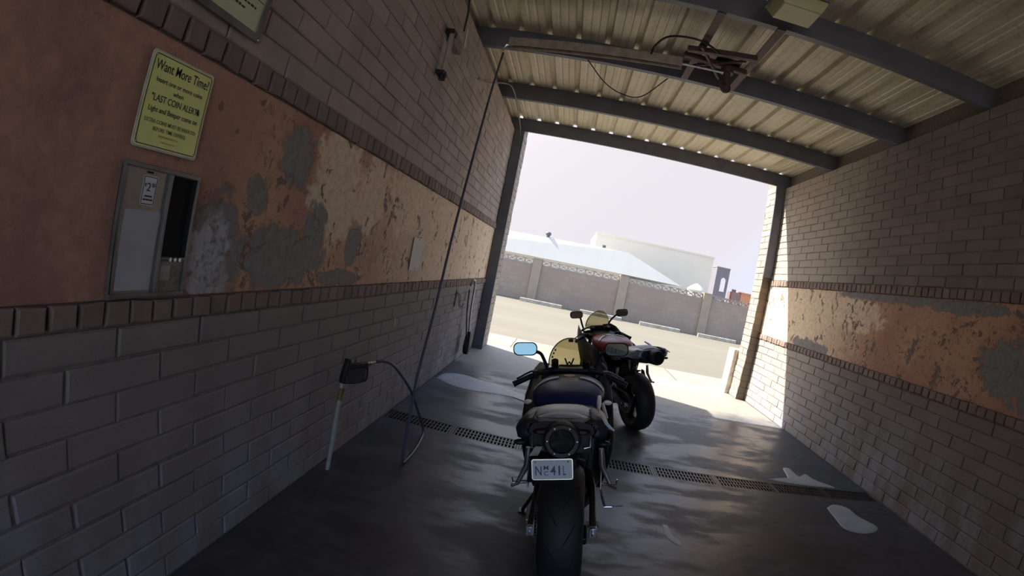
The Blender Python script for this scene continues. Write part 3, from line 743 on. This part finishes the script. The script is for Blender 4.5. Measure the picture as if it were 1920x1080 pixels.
    q = dd.to_track_quat('Y', 'Z').to_matrix().to_4x4(); Mq = Matrix.Translation(a1) @ q
    mb = MB(); mb.lathe([(0, .070), (.006, .070), (.010, .064), (.010, .050), (.004, .046), (-.05, .044)], (0, 0, 0), 'y', 32); mb.v = [tuple(Mq @ Vector(v)) for v in mb.v]
    ec = mb.build('end_cap', plain('black_end_cap', (.012, .012, .014), .5, .0), ex)
    mb = MB(); mb.lathe([(0, 0), (0, .047)], (0, 0, 0), 'y', 24); mb.v = [tuple(Mq @ Vector((v[0], v[1] - .0, v[2]))) for v in mb.v]; mb.build('outlet', M_dark, ex)
    for k in range(6):
        t = PI / 3 * k; mb = MB().ball((.0575 * math.cos(t), .011, .0575 * math.sin(t)), (.0064, .005, .0064), 10, 6)
        mb.v = [tuple(Mq @ Vector(v)) for v in mb.v]; mb.build('end_cap_bolt', M_chrome if c.get('plate') else M_dmetal, ec)
    # tail cowl: two side shells, pillion pad, rear trim
    hwT = c.get('tailw', .19)
    for sx in (-1, 1):
        mb = MB(); rings = []
        for y, xo, zt, zb, xi in ((.40, .145, .80, .70, .12), (.22, .155, .84, .73, .13), (.05, .168, .895, .80, .14), (-.12, .180, .93, .845, .14), (-.24, hwT, .945, .855, .145), (-.31, hwT - .005, .945, .87, .15), (-.345, hwT - .05, .94, .895, .12)):
            rings.append([Vector((sx * a, y, z)) for a, z in ((xi - .03, zt + .02), (xi + .01, zt + .012), (xo - .01, zt - .015), (xo, (zt + zb) / 2 + .01), (xo - .008, zb + .01), (xi, zb))])
        mb.loft(rings, caps=False, closed=False); mb.build('tail_side_panel', c['tail'], root, solid=.006, smooth=60)
        # pale fins and arrow shaped edge graphics on the tail side
        if sx > 0:
            for nm, P_, w_ in (('tail_fin', ((.163, .16, .935), (.158, .05, .930), (.152, -.06, .915)), .011), ('tail_fin', ((.178, .10, .915), (.183, .02, .905), (.194, -.06, .893)), .009),
                               ('tail_edge_graphic', ((.135, -.24, .950), (.165, -.275, .942), (.207, -.315, .915)), .010), ('tail_edge_graphic', ((.150, -.21, .948), (.140, -.27, .946), (.122, -.322, .930)), .009)):
                mb = MB(); mb.tube(P_, [w_ * .9, w_, w_ * .35], 8); mb.build(nm, accent, root)
            mb = MB(); mb.add([(.156, -.02, .928), (.182, -.04, .908), (.196, -.25, .905), (.150, -.22, .945), (.150, -.02, .915), (.175, -.04, .895), (.186, -.25, .893), (.14, -.22, .93)], [(0, 1, 2, 3), (7, 6, 5, 4), (0, 4, 5, 1), (1, 5, 6, 2), (2, 6, 7, 3), (3, 7, 4, 0)])
            mb.build('tail_side_insert', c.get('insert', accent), root, smooth=0)
        else:
            mb = MB(); mb.tube([(-.195, -.24, .925), (-.15, -.25, .945), (-.115, -.26, .955), (-.10, -.31, .942), (-.085, -.31, .95)], [.002, .004, .004, .004, .002], 6); mb.build('tail_edge_graphic', c['trim'], root)
    mb = loftm([(0, .86, .10, .03, .03, .10), (0, .89, .125, .040, .03, .04), (0, .915, .134, .044, .03, -.08), (0, .925, .134, .042, .03, -.19), (0, .92, .128, .036, .03, -.235)], e=2.6); mb.build('pillion_pad', c['pillion'], root)
    mb = MB(); mb.loft([[Vector((x * s, y, .930 + zz * (1 - (x / .14) ** 2) + dz)) for x in [(-.135 + .0225 * k) for k in range(13)]] for s, y, zz, dz in ((1, -.245, .040, .004), (1.0, -.275, .034, .004), (.98, -.300, .028, -.002), (.98, -.305, .026, -.016))], caps=False, closed=False)
    tr = mb.build('tail_trim', c['trim'], root, solid=.004, smooth=50)
    mb = MB(); mb.loft([[Vector((x, y, .912 + .060 * max(0, 1 - (abs(x) / .135) ** 2.6) ** (1 / 2.6) + dz)) for x in [(-.134 + .0134 * k) for k in range(21)]] for y, dz in ((-.21, -.010), (-.225, -.008), (-.243, -.012))], caps=False, closed=False)
    mb.build('pad_edge_stripe', c['stripe'], root, solid=.004)
    for x in (-.085, .085): MB().ball((x, -.285, .951), (.007, .007, .003), 10, 6).build('trim_screw', M_chrome, tr)
    mb = loftm([(0, .915, .10, .018, .018, -.30), (0, .915, .115, .016, .016, -.335), (0, .915, .10, .008, .008, -.345)], e=3); mb.build('tail_light', plain('dark_red_lens', (.018, .005, .008), .4), root)
    for sx in (-1, 1):
        mb = MB(); mb.tube([(sx * .12, -.28, .86), (sx * .15, -.30, .855)], .006, 8); mb.ball((sx * .17, -.30, .855), (.026, .018, .012), 12, 8); mb.build('turn_signal', M_dmetal, root)
    if c.get('plate'):
        mb = MB(); mb.loft([[Vector((x + a, y, z)) for a in (-w_, w_)] for x, y, z, w_ in ((0, -.22, .84, .06), (-.01, -.34, .82, .08), (-.03, -.385, .80, .09), (-.045, -.400, .72, .085))], caps=False, closed=False)
        fd = mb.build('plate_bracket', M_plastic, root, solid=.005)
        MP = Matrix.Translation((-.030, -.406, .782)) @ Euler((math.radians(82), math.radians(-3), 0)).to_matrix().to_4x4()
        mb = MB(); mb.prism(rrect(.154, .080, .008), .002, MP); pl = mb.build('licence_plate', plain('plate_white', (.50, .55, .60), .4, var=.08, scale=20), root)
        mb = MB(); ring(mb, .160, .085, .009, .004, -.001, .004, MP); mb.build('plate_frame', M_chrome, pl)
        MP = MP @ Matrix.Diagonal((.93, .84, 1, 1)); ink = plain('plate_ink', (.02, .05, .09), .4)
        lettering([('N', -.058, -.028, .046, .026), ('M', -.026, -.002, .021, .020), ('C', -.026, -.029, .021, .018), ('4', .003, -.028, .046, .024), ('1', .029, -.028, .046, .007), ('L', .050, -.028, .046, .012)], MP @ Matrix.Translation((0, 0, .0024)), ink, pl)
        for a in (-.07, .066): MB().ball(tuple(MP @ Vector((a, .036, .003))), .004, 8, 6).build('plate_bolt', M_chrome, pl)
        mb = MB(); mb.prism([(-.0, 0), (.028, 0), (.010, -.04), (-.026, -.042)], .002, Matrix.Translation((-.10, -.36, .86)) @ Euler((PI / 2, 0, 0)).to_matrix().to_4x4()); mb.build('heat_shield', M_alu, root)
        for pts_ in ([(-.115, -.35, .905), (-.115, -.35, .850), (-.07, -.352, .845)], [(.115, -.35, .905), (.115, -.35, .858), (.09, -.352, .853)]): MB().tube(pts_, .003, 6).build('tray_edge', M_chrome, root)
    # rider seat and tank
    mb = loftm([(0, .80, .15, .035, .03, .44), (0, .80, .155, .04, .03, .34), (0, .815, .15, .04, .03, .22), (0, .85, .125, .045, .03, .12)], e=3); mb.build('rider_seat', seatm, root)
    mb = loftm([(0, .80, .06, .03, .03, .38), (0, .81, .13, .06, .06, .42), (0, .82, .178, .072, .08, .48), (0, .82, .208, .085, .10, .60), (0, .82, .218, .088, .10, .72), (0, .82, .205, .082, .10, .84), (0, .82, .16, .07, .10, .96), (0, .82, .10, .045, .08, 1.04)], e=2.7, n=28); tk = mb.build('fuel_tank', paint, root, smooth=60)
    mb = MB(); mb.lathe([(0, .0), (.006, 0), (.006, .036), (0, .038)], (0, .82, .902), 'z', 24); mb.build('fuel_cap', M_alu, tk)
    mb = loftm([(0, .892, .050, .012, .01, .60), (0, .898, .066, .013, .01, .68), (0, .898, .060, .011, .01, .76)], e=3); mb.build('tank_pad', plain('tank_pad_grey', (.16, .15, .16), .5), tk)
    def crest(x, y):
        ks = ((.48, .178, .072), (.60, .208, .085), (.72, .218, .088), (.84, .205, .082), (.96, .16, .07))
        for (ya, wa, ha), (yb, wb, hb_) in zip(ks, ks[1:]):
            if ya <= y <= yb:
                u_ = (y - ya) / (yb - ya); w_ = wa + (wb - wa) * u_; h_ = ha + (hb_ - ha) * u_
                return .82 + h_ * max(0, 1 - min(1, abs(x) / w_) ** 2.7) ** (1 / 2.7)
        return .9
    for sx in (-1, 1):
        mb = MB(); rr_ = []
        for k in range(13):
            u_ = k / 12; x = .065 + .137 * u_; yc = .75 - .13 * u_ ** 1.5; w_ = .030 * (1 - .45 * u_)
            rr_.append([Vector((sx * x, yc + d_, crest(x, yc + d_) + .003)) for d_ in (-w_, -w_ * .3, w_ * .3, w_)])
        mb.loft(rr_, caps=False, closed=False); mb.build('tank_highlight', accent, tk, solid=-.004)  # pale bands painted as the sky's highlight on the tank's top edge
    # fairing sides
    for sx in (-1, 1):
        mb = MB(); rings = []
        for y, xt, zt, xb, zb in ((.46, .235, .66, .225, .60), (.52, .25, .80, .235, .40), (.66, .26, .82, .21, .22), (.85, .262, .83, .17, .15), (1.02, .26, .86 + up * .6, .15, .17), (1.15, .25, .89 + up, .17, .30), (1.27, .225, .91 + up, .18, .50), (1.40, .17, .88 + up, .15, .62)):
            rings.append([Vector((sx * (xt + (xb - xt) * t * t + .022 * math.sin(PI * t)), y, zt + (zb - zt) * t)) for t in (0, .15, .3, .5, .7, .85, 1)])
        mb.loft(rings, caps=False, closed=False); mb.build('side_fairing', c['fairing'], root, solid=.006, smooth=60)
        if c.get('fair_spot'):
            mb = MB(); mb.ball((sx * .222, .47, .825), (.024, .05, .007), 12, 8); mb.build('fairing_edge_trim', accent, root)
    mb = loftm([(0, .17, .12, .03, .03, .50), (0, .17, .17, .05, .05, .62), (0, .17, .18, .05, .06, .90), (0, .20, .12, .04, .05, 1.05)], e=3); mb.build('belly_pan', c['fairing'], root)
    # nose cowl: open behind
    mb = MB(); mb.loft([[Vector((hw * math.cos(t), y, zc + h * math.sin(t))) for t in [math.radians(200 - 220 * k / 16) for k in range(17)]] for y, hw, zc, h in ((1.12, .215, .86 + up, .05), (1.22, .20, .85 + up, .05), (1.34, .165, .82 + up, .05), (1.44, .12, .80 + up, .04), (1.52, .05, .78 + up, .03))], caps=False, closed=False)
    mb.build('nose_cowl', c['nose'], root, solid=.006, smooth=60)
    mb = loftm([(0, .80, .10, .06, .06, 1.30), (0, .79, .12, .07, .07, 1.42), (0, .79, .08, .04, .04, 1.50)], e=2.5); mb.build('headlight', M_chrome, root)
    # windscreen
    mb = MB(); rings = []
    for y, hw, z0, h in ((1.37, .085, .84 + up, .03), (1.31, .115, .865 + up, .10), (1.24, .138, .885 + up, .16), (1.17, .150, .90 + up, .190), (1.12, .155, .905 + up, .20)):
        rings.append([Vector((hw * math.cos(t), y + .10 * (1 - math.sin(t)) * (y < 1.2) * .6, z0 + h * math.sin(t))) for t in [PI - PI * k / 20 for k in range(21)]])
    mb.loft(rings, caps=False, closed=False); ws = mb.build('windscreen', c['screen'], root, solid=.003, smooth=60)
    mb = MB(); mb.tube(rings[-1], .0035, 6); mb.build('screen_edge', plain('screen_rim', (.03, .03, .02), .4), ws)
    if c.get('stickers'):
        def sp(i, j, k=.0): return rings[i][j]
        mb = MB(); a = rings[-1][10]; mb.cbox((a.x, a.y - .004, a.z - .016), (.032, .004, .024), (.5, 0, 0)); mb.build('screen_sticker', M_ink, ws)
        mb = MB()
        for sx in (-1, 1): mb.cbox((sx * .022 - .01, 1.12, .945), (.010, .01, .045), (0, sx * .35, 0)); mb.cbox((sx * .007 - .01, 1.12, .932), (.008, .01, .026), (0, sx * -.5, 0))
        mb.build('screen_mount', M_black, ws)
        for j in (2, 3, 4):
            v = rings[-2][j]; MB().cbox((v.x + .012, v.y, v.z), (.010, .018, .012)).build('edge_sticker', M_ink, ws)
    # cockpit: dash, yoke, forks, bars
    mb = MB(); mb.cbox((0, 1.19, .875 + up), (.18, .04, .07), (-.7, 0, 0)); mb.build('instrument_panel', M_plastic, root, bevel=.015)
    loftm([(0, .83 + up * .5, .15, .035, .05, .96), (0, .835 + up * .5, .195, .040, .06, 1.04), (0, .84 + up * .5, .20, .040, .06, 1.14), (0, .83 + up * .5, .17, .030, .05, 1.24)], e=3).build('cockpit_cover', M_plastic, root)
    mb = MB(); mb.cbox((0, 1.09, .895), (.25, .09, .025)); mb.build('top_yoke', M_dmetal, root, bevel=.006)
    for sx in (-1, 1):
        mb = MB(); mb.tube([(sx * .105, 1.06, .96), (sx * .105, 1.20, .68), (sx * .105, 1.27, .52)], .024, 14); mb.tube([(sx * .105, 1.27, .52), (sx * .105, 1.40, .28)], .03, 14); mb.build('fork_leg', M_dmetal, root)
        mb = MB(); mb.tube([(sx * .12, 1.08, .885), (sx * .235, 1.02, .872)], .013, 10); mb.cbox((sx * .235, 1.02, .872), (.03, .05, .05)); hb = mb.build('clip_on', M_plastic, root)
        mb = MB(); mb.tube([(sx * .245, 1.00, .868), (sx * .26, .99, .864), (sx * .355, .955, .822), (sx * .372, .95, .814)], [.017, .0185, .018, .021], 14); mb.build('grip', M_black, hb)
        mb = MB(); mb.tube(smoothpts([(sx * .215, 1.05, .89), (sx * .27, 1.06, .88), (sx * .36, 1.03, .835)]), .006, 8); mb.build('lever', M_alu if sx > 0 else M_plastic, hb)
        # mirrors
        tgt = c['mirror_n'][0 if sx < 0 else 1]
        mx = Vector((sx * .31, 1.10, 1.03 + c.get('mup', 0)))
        wp = Rw @ mx + Vector(loc); nrm = Rw.transposed() @ ((Vector((1.28, 0, 1.5)) - wp).normalized() + Vector(tgt).normalized()).normalized()
        Q = nrm.to_track_quat('Z', 'Y').to_matrix().to_4x4(); MM = Matrix.Translation(mx) @ Q
        mb = MB(); rr_ = rrect(.158, .088, .036, 6); vs = []
        for s_, z in ((.98, .004), (1.04, 0), (1.0, -.02), (.75, -.045), (.3, -.058)): vs.append([MM @ Vector((a * s_, b * s_, z)) for a, b in rr_])
        mb.loft(vs); mr = mb.build('mirror', M_plastic, root, smooth=60)
        mb = MB(); mb.prism(rrect(.150, .078, .033, 6), .001, MM @ Matrix.Translation((0, 0, .0045))); mb.build('mirror_glass', c['glass'], mr)
        mb = MB(); mb.tube(smoothpts([(sx * .165, 1.24, .865 + up), (sx * .19, 1.235, .93 + up), (sx * .215, 1.20, .985 + up), tuple(mx + Vector((-sx * .05, .04, -.02)))]), [.012] * 19, 10); mb.build('mirror_stalk', M_plastic, root)
    # front mudguard
    mb = MB(); mb.loft([[Vector((x, 1.39 + .325 * math.sin(a), .30 + .325 * math.cos(a) - (x * 3.2) ** 2 * .2)) for x in (-.075, -.04, 0, .04, .075)] for a in [(-.9 + .17 * k) for k in range(11)]], caps=False, closed=False)
    mb.build('front_mudguard', c['fairing'], root, solid=.004)
    # footpegs with heel plates, brake pedal, stand
    for sx in (-1, 1):
        mb = MB(); mb.prism([(.26, .60), (.20, .60), (.13, .50), (.12, .455), (.20, .47), (.27, .52)], .008, Matrix(((0, 0, 1, sx * .185 - .004), (1, 0, 0, 0), (0, 1, 0, 0), (0, 0, 0, 1)))); hp_ = mb.build('heel_plate', M_alu, root, bevel=.002)
        mb = MB(); mb.tube([(sx * .180, .12, .68), (sx * .186, .12, .60), (sx * .19, .12, .58), (sx * .235, .11, .485)], [.013, .017, .015, .011], 14); mb.tube([(sx * .228, .10, .49), (sx * .262, .08, .482)], .009, 8); mb.build('peg_hanger', M_alu, root)
        mb = MB(); mb.tube([(sx * .19, .17, .47), (sx * .265, .15, .468)], .010, 10); mb.tube([(sx * .262, .15, .468), (sx * .268, .15, .50)], .004, 6); mb.build('footpeg', M_chrome, hp_)
    mb = MB(); mb.tube(smoothpts([(.19, .20, .44), (.20, .26, .36), (.215, .30, .29), (.225, .31, .262)]), .007, 8); mb.tube([(.218, .31, .262), (.262, .31, .262)], .010, 8); mb.tube([(.262, .31, .266), (.32, .305, .27)], .003, 6); mb.build('brake_pedal', M_chrome, root)
    tl = math.tan(lean); xs = -.27
    mb = MB(); mb.tube([(-.14, .66, .30), (-.20, .64, .18), (xs, .62, xs * tl + .014)], .011, 8); mb.cbox((xs, .62, xs * tl + .008), (.05, .07, .010), (0, -lean, 0)); mb.build('side_stand', M_dmetal, root)
    return root
def glassy(name, col, alpha, rough=.05):
    t = NT(name); t.set(Base_Color=col, Roughness=rough, Alpha=alpha, Specular_IOR_Level=.5); return t.m
def screenm(name, col):
    t = NT(name); tr = t.n('ShaderNodeBsdfTransparent'); tr.inputs[0].default_value = (*col, 1)
    gl = t.n('ShaderNodeBsdfGlossy'); gl.inputs['Roughness'].default_value = .08; fr = t.n('ShaderNodeMath', operation='MULTIPLY_ADD'); lw = t.n('ShaderNodeLayerWeight'); p4 = t.n('ShaderNodeMath', operation='POWER'); t.l(lw.outputs['Facing'], p4.inputs[0]); p4.inputs[1].default_value = 5; t.l(p4.outputs[0], fr.inputs[0]); fr.inputs[1].default_value = .5; fr.inputs[2].default_value = .04
    mx = t.n('ShaderNodeMixShader'); t.l(fr.outputs[0], mx.inputs[0]); t.l(tr.outputs[0], mx.inputs[1]); t.l(gl.outputs[0], mx.inputs[2])
    t.l(mx.outputs[0], t.t.nodes['Material Output'].inputs[0]); return t.m
glass = NT('mirror_glass'); glass.set(Base_Color=(.42, .55, .50), Metallic=1.0, Roughness=.02); glass = glass.m
navy = plain('navy_paint', (.018, .030, .13), .5, .0, var=.2, scale=5, Specular_IOR_Level=.3)
black_p = plain('black_paint', (.014, .014, .018), .5, 0, Specular_IOR_Level=.3)
silver = plain('silver_white_paint', (.68, .77, .88), .42, .0, var=.05)
redp = plain('red_paint', (.32, .03, .05), .45, 0, var=.15, coat=.1)
blueseat = plain('blue_grey_vinyl', (.24, .32, .38), .4)
b1 = motorcycle('near navy and silver sport motorcycle with a licence plate, seen from behind', (1.585, 2.184, -.004), -.032, -.201,
    dict(stripe=plain('deep_blue_stripe', (.015, .03, .11), .35), paint=navy, accent=silver, seat=plain('dark_vinyl', (.02, .022, .03), .5), tail=plain('dark_tail', (.018, .016, .026), .5), pillion=silver, insert=plain('beige_panel', (.34, .30, .24), .5), trim=plain('grey_trim', (.42, .44, .50), .4),
         fairing=black_p, nose=black_p, rim=M_dmetal, frame=M_plastic, screen=screenm('amber_screen', (.60, .565, .42)), plate=1, stickers=1, glass=glass, fair_spot=1, mirror_n=((.03, -1, .24), (-.35, -1, .02))))
b2 = motorcycle('farther dark sport motorcycle with red tank and grey blue tail, no plate visible', (2.366, 5.187, -.006), .325, -.208,
    dict(stripe=plain('pale_trim', (.22, .26, .30), .35), paint=redp, accent=plain('pale_blue_paint', (.40, .48, .56), .3, .2), seat=blueseat, tail=plain('blue_white_tail', (.17, .22, .30), .3, .1, coat=.3), pillion=blueseat, trim=plain('pale_trim', (.22, .26, .30), .35),
         fairing=black_p, nose=black_p, rim=M_dmetal, frame=plain('satin_silver_frame', (.34, .34, .30), .4, .5), screen=screenm('smoke_screen', (.60, .575, .48)), plate=0, exhaust_out=1, glass=glass, mirror_n=((.6, -1, .1), (.9, -1, .0)), up=.05, mup=.09))

# ------------------------------------------------------------------ outside
YWL = 21.97
bw = thing('block_wall', 'long grey block boundary wall with pillars and a pierced top course beyond the lot', 'wall', (0, YWL, -.03))
def wallblock_mat():
    t = NT('grey_block_wall'); br = t.n('ShaderNodeTexBrick'); br.offset = .5
    mp = t.n('ShaderNodeMapping'); mp.inputs['Rotation'].default_value = (PI / 2, 0, 0); t.l(t.pos(), mp.inputs[0]); t.l(mp.outputs[0], br.inputs['Vector'])
    br.inputs['Color1'].default_value = (.34, .265, .205, 1); br.inputs['Color2'].default_value = (.38, .30, .232, 1); br.inputs['Mortar'].default_value = (.30, .235, .185, 1)
    for k, v in (('Scale', 1), ('Brick Width', .406), ('Row Height', .2), ('Mortar Size', .008)): br.inputs[k].default_value = v
    n = t.noise(.6, 5, .6); c = t.mix(t.sstep(n, .35, .65), br.outputs[0], (.29, .225, .19), 'MIX'); c = t.mix(.5, c, br.outputs[0])
    t.set(Base_Color=c, Roughness=.9); t.bump(br.outputs['Fac'], -.3, .01); return t.m
M_bw = wallblock_mat()
mb = MB(); mb.box(-13.5, 21.5, 0, .2, 0, 1.66); mb.build('wall_panel', M_bw, bw, smooth=0)
for k in range(-3, 6):
    x = -.07 + 3.965 * k + .0
    mb = MB(); mb.box(x - .2, x + .2, -.10, .30, 0, 1.92); mb.box(x - .21, x + .21, -.11, .31, 1.92, 1.95); mb.build('pillar', plain('block_pillar', (.36, .29, .22), .9, var=.07, scale=3), bw, smooth=0)
mb = MB()
for k in range(-3, 5):
    xa = -.07 + 3.965 * k + .2
    for j in range(9):
        x = xa + j * .396 + .0; w_ = .396
        z0, z1 = 1.66, 1.90; y0, y1 = .03, .17
        mb.box(x, x + .03, y0, y1, z0, z1); mb.box(x + w_ - .03, x + w_, y0, y1, z0, z1); mb.box(x + .03, x + w_ - .03, y0, y1, z0, z0 + .022); mb.box(x + .03, x + w_ - .03, y0, y1, z1 - .022, z1)
        for sg in (-1, 1):
            mb.cbox((x + w_ / 2, (y0 + y1) / 2, (z0 + z1) / 2), (.37, y1 - y0, .026), (0, sg * .52, 0))
mb.build('pierced_block_course', plain('breeze_block', (.36, .31, .25), .9), bw, smooth=0)
M_curb = plain('white_curb', (.40, .35, .28), .8, scale=6)
curbs = [(-3.35, 'leftmost, mostly hidden by the left pilaster'), (-.46, 'first fully seen one right of the left pilaster'), (2.17, 'behind the far motorcycle\'s windscreen'), (4.81, 'between the far motorcycle and the right one'), (7.49, 'rightmost beside the right pilaster')]
mb = MB(); mb.loft([[Vector((x, y, z)) for y, z in ((-.075, 0), (.075, 0), (.06, .13), (.04, .15), (-.04, .15), (-.06, .13))] for x in (0, 1.83)])
c0 = mb.build('parking_curb', M_curb, smooth=0, bevel=.008)
for i, (x, lb) in enumerate(curbs):
    o = c0 if i == 0 else c0.copy()
    if i: C.objects.link(o)
    o.location = (x, 21.0, -.03); tag(o, 'white concrete parking curb before the block wall, ' + lb, 'parking curb', 'parking curbs along the block wall')
# buildings beyond the wall
M_wh = plain('white_render', (.52, .50, .45), .85, var=.04, scale=1)
M_gy = plain('pale_grey_render', (.60, .55, .46), .85, var=.03, scale=1)
h1 = thing('building', 'low white building with a sloping white roof behind the block wall, left', 'building', (0, 33, 0))
mb = MB(); mb.box(-14, 5.0, 0, 10, -.06, 2.2); mb.build('walls', M_wh, h1, smooth=0)
mb = MB(); mb.add([(-14.3, -.3, 2.2), (9.1, -.3, 2.2), (9.1, 10.3, 2.2), (-14.3, 10.3, 2.2), (-14.3, .6, 3.55), (5.2, .6, 3.75), (5.2, 9.4, 3.75), (-14.3, 9.4, 3.55)], [(0, 1, 5, 4), (1, 2, 6, 5), (2, 3, 7, 6), (3, 0, 4, 7), (4, 5, 6, 7), (0, 3, 2, 1)])
mb.build('roof', M_wh, h1, smooth=0)
v1 = thing('roof_vent', 'dark turbine vent on the white roof, left', 'roof vent', (-.45, 33.8, 3.60))
mb = MB(); mb.tube([(0, 0, 0), (0, 0, .22)], .12, 14); mb.build('base_pipe', plain('vent_metal', (.12, .11, .11), .6, .3), v1)
mb = MB(); mb.ball((0, 0, .34), (.2, .2, .16)); mb.build('turbine', plain('vent_metal', (.12, .11, .11), .6, .3), v1)
mb = MB(); mb.cbox((.38, 0, .03), (.7, .25, .08), (0, .25, 0)); mb.build('flashing', plain('vent_flashing', (.22, .2, .2), .7), v1)
mb = MB(); mb.tube([(3.5, 34.2, 3.66), (3.5, 34.2, 3.95)], [.10, .14], 10)
tag(mb.build('roof_vent', plain('vent_metal', (.12, .11, .11), .6, .3)), 'small grey vent pipe on the white roof, below the large building\'s edge', 'roof vent')
mb = MB(); mb.box(3.3, 14.4, 44, 55, -.06, 5.55); mb.box(3.25, 14.45, 43.95, 55.05, 5.55, 5.7)
tag(mb.build('building', M_gy), 'large plain pale grey box shaped building standing behind the white one', 'building')
tw = thing('tower', 'slim dark grey tower with an arched opening right of the grey building', 'tower', (10.95, 30, 0))
mb = MB(); M_tw = plain('tower_grey', (.15, .14, .16), .8)
mb.box(-.40, -.02, 0, .12, -.06, 3.8); mb.box(.34, .48, 0, .12, -.06, 3.8); mb.box(-.02, .34, 0, .12, -.06, 2.35); mb.box(-.02, .34, 0, .12, 3.28, 3.8)
mb.box(-.40, -.28, .12, 1.0, -.06, 3.8)
mb.build('shaft', M_tw, tw, smooth=0)
mb = MB(); pr = [(-.02, 3.28), (-.02, 3.05)] + [(.16 - .18 * math.cos(PI * k / 10), 3.05 + .18 * math.sin(PI * k / 10)) for k in range(11)] + [(.34, 3.05), (.34, 3.28)]
mb.prism(pr, -.12, Euler((PI / 2, 0, 0)).to_matrix().to_4x4()); mb.build('arch', M_tw, tw, smooth=0)
mb = MB(); mb.box(-.42, .5, -.02, 1.02, 3.8, 3.86); mb.build('cap', plain('tower_cap', (.2, .19, .2), .8), tw, smooth=0)
mb = MB(); mb.lathe([(0, .55), (.06, .5), (.2, .36), (.32, .18), (.40, 0)], (8.88, 28, 2.06), 'z', 20); mb.tube([(8.88, 28, -.06), (8.88, 28, 2.06)], .5, 20)
tag(mb.build('tank_dome', M_wh), 'small white conical dome peeking over the block wall before the tower', 'dome')
mb = MB(); mb.box(11.85, 12.45, 30, 31, -.06, 2.5); mb.box(11.95, 12.15, 30.2, 30.5, 2.5, 2.66)
tag(mb.build('shed', plain('brown_render', (.20, .13, .12), .9)), 'small brown building part beyond the wall, right of the tower', 'building')
mb = MB(); mb.box(12.47, 13.4, 30, 31.5, -.06, 2.52); mb.box(12.42, 13.45, 29.95, 31.55, 2.52, 2.58)
tag(mb.build('building', plain('orange_render', (.45, .20, .11), .85)), 'small orange building beyond the wall at its right end', 'building')
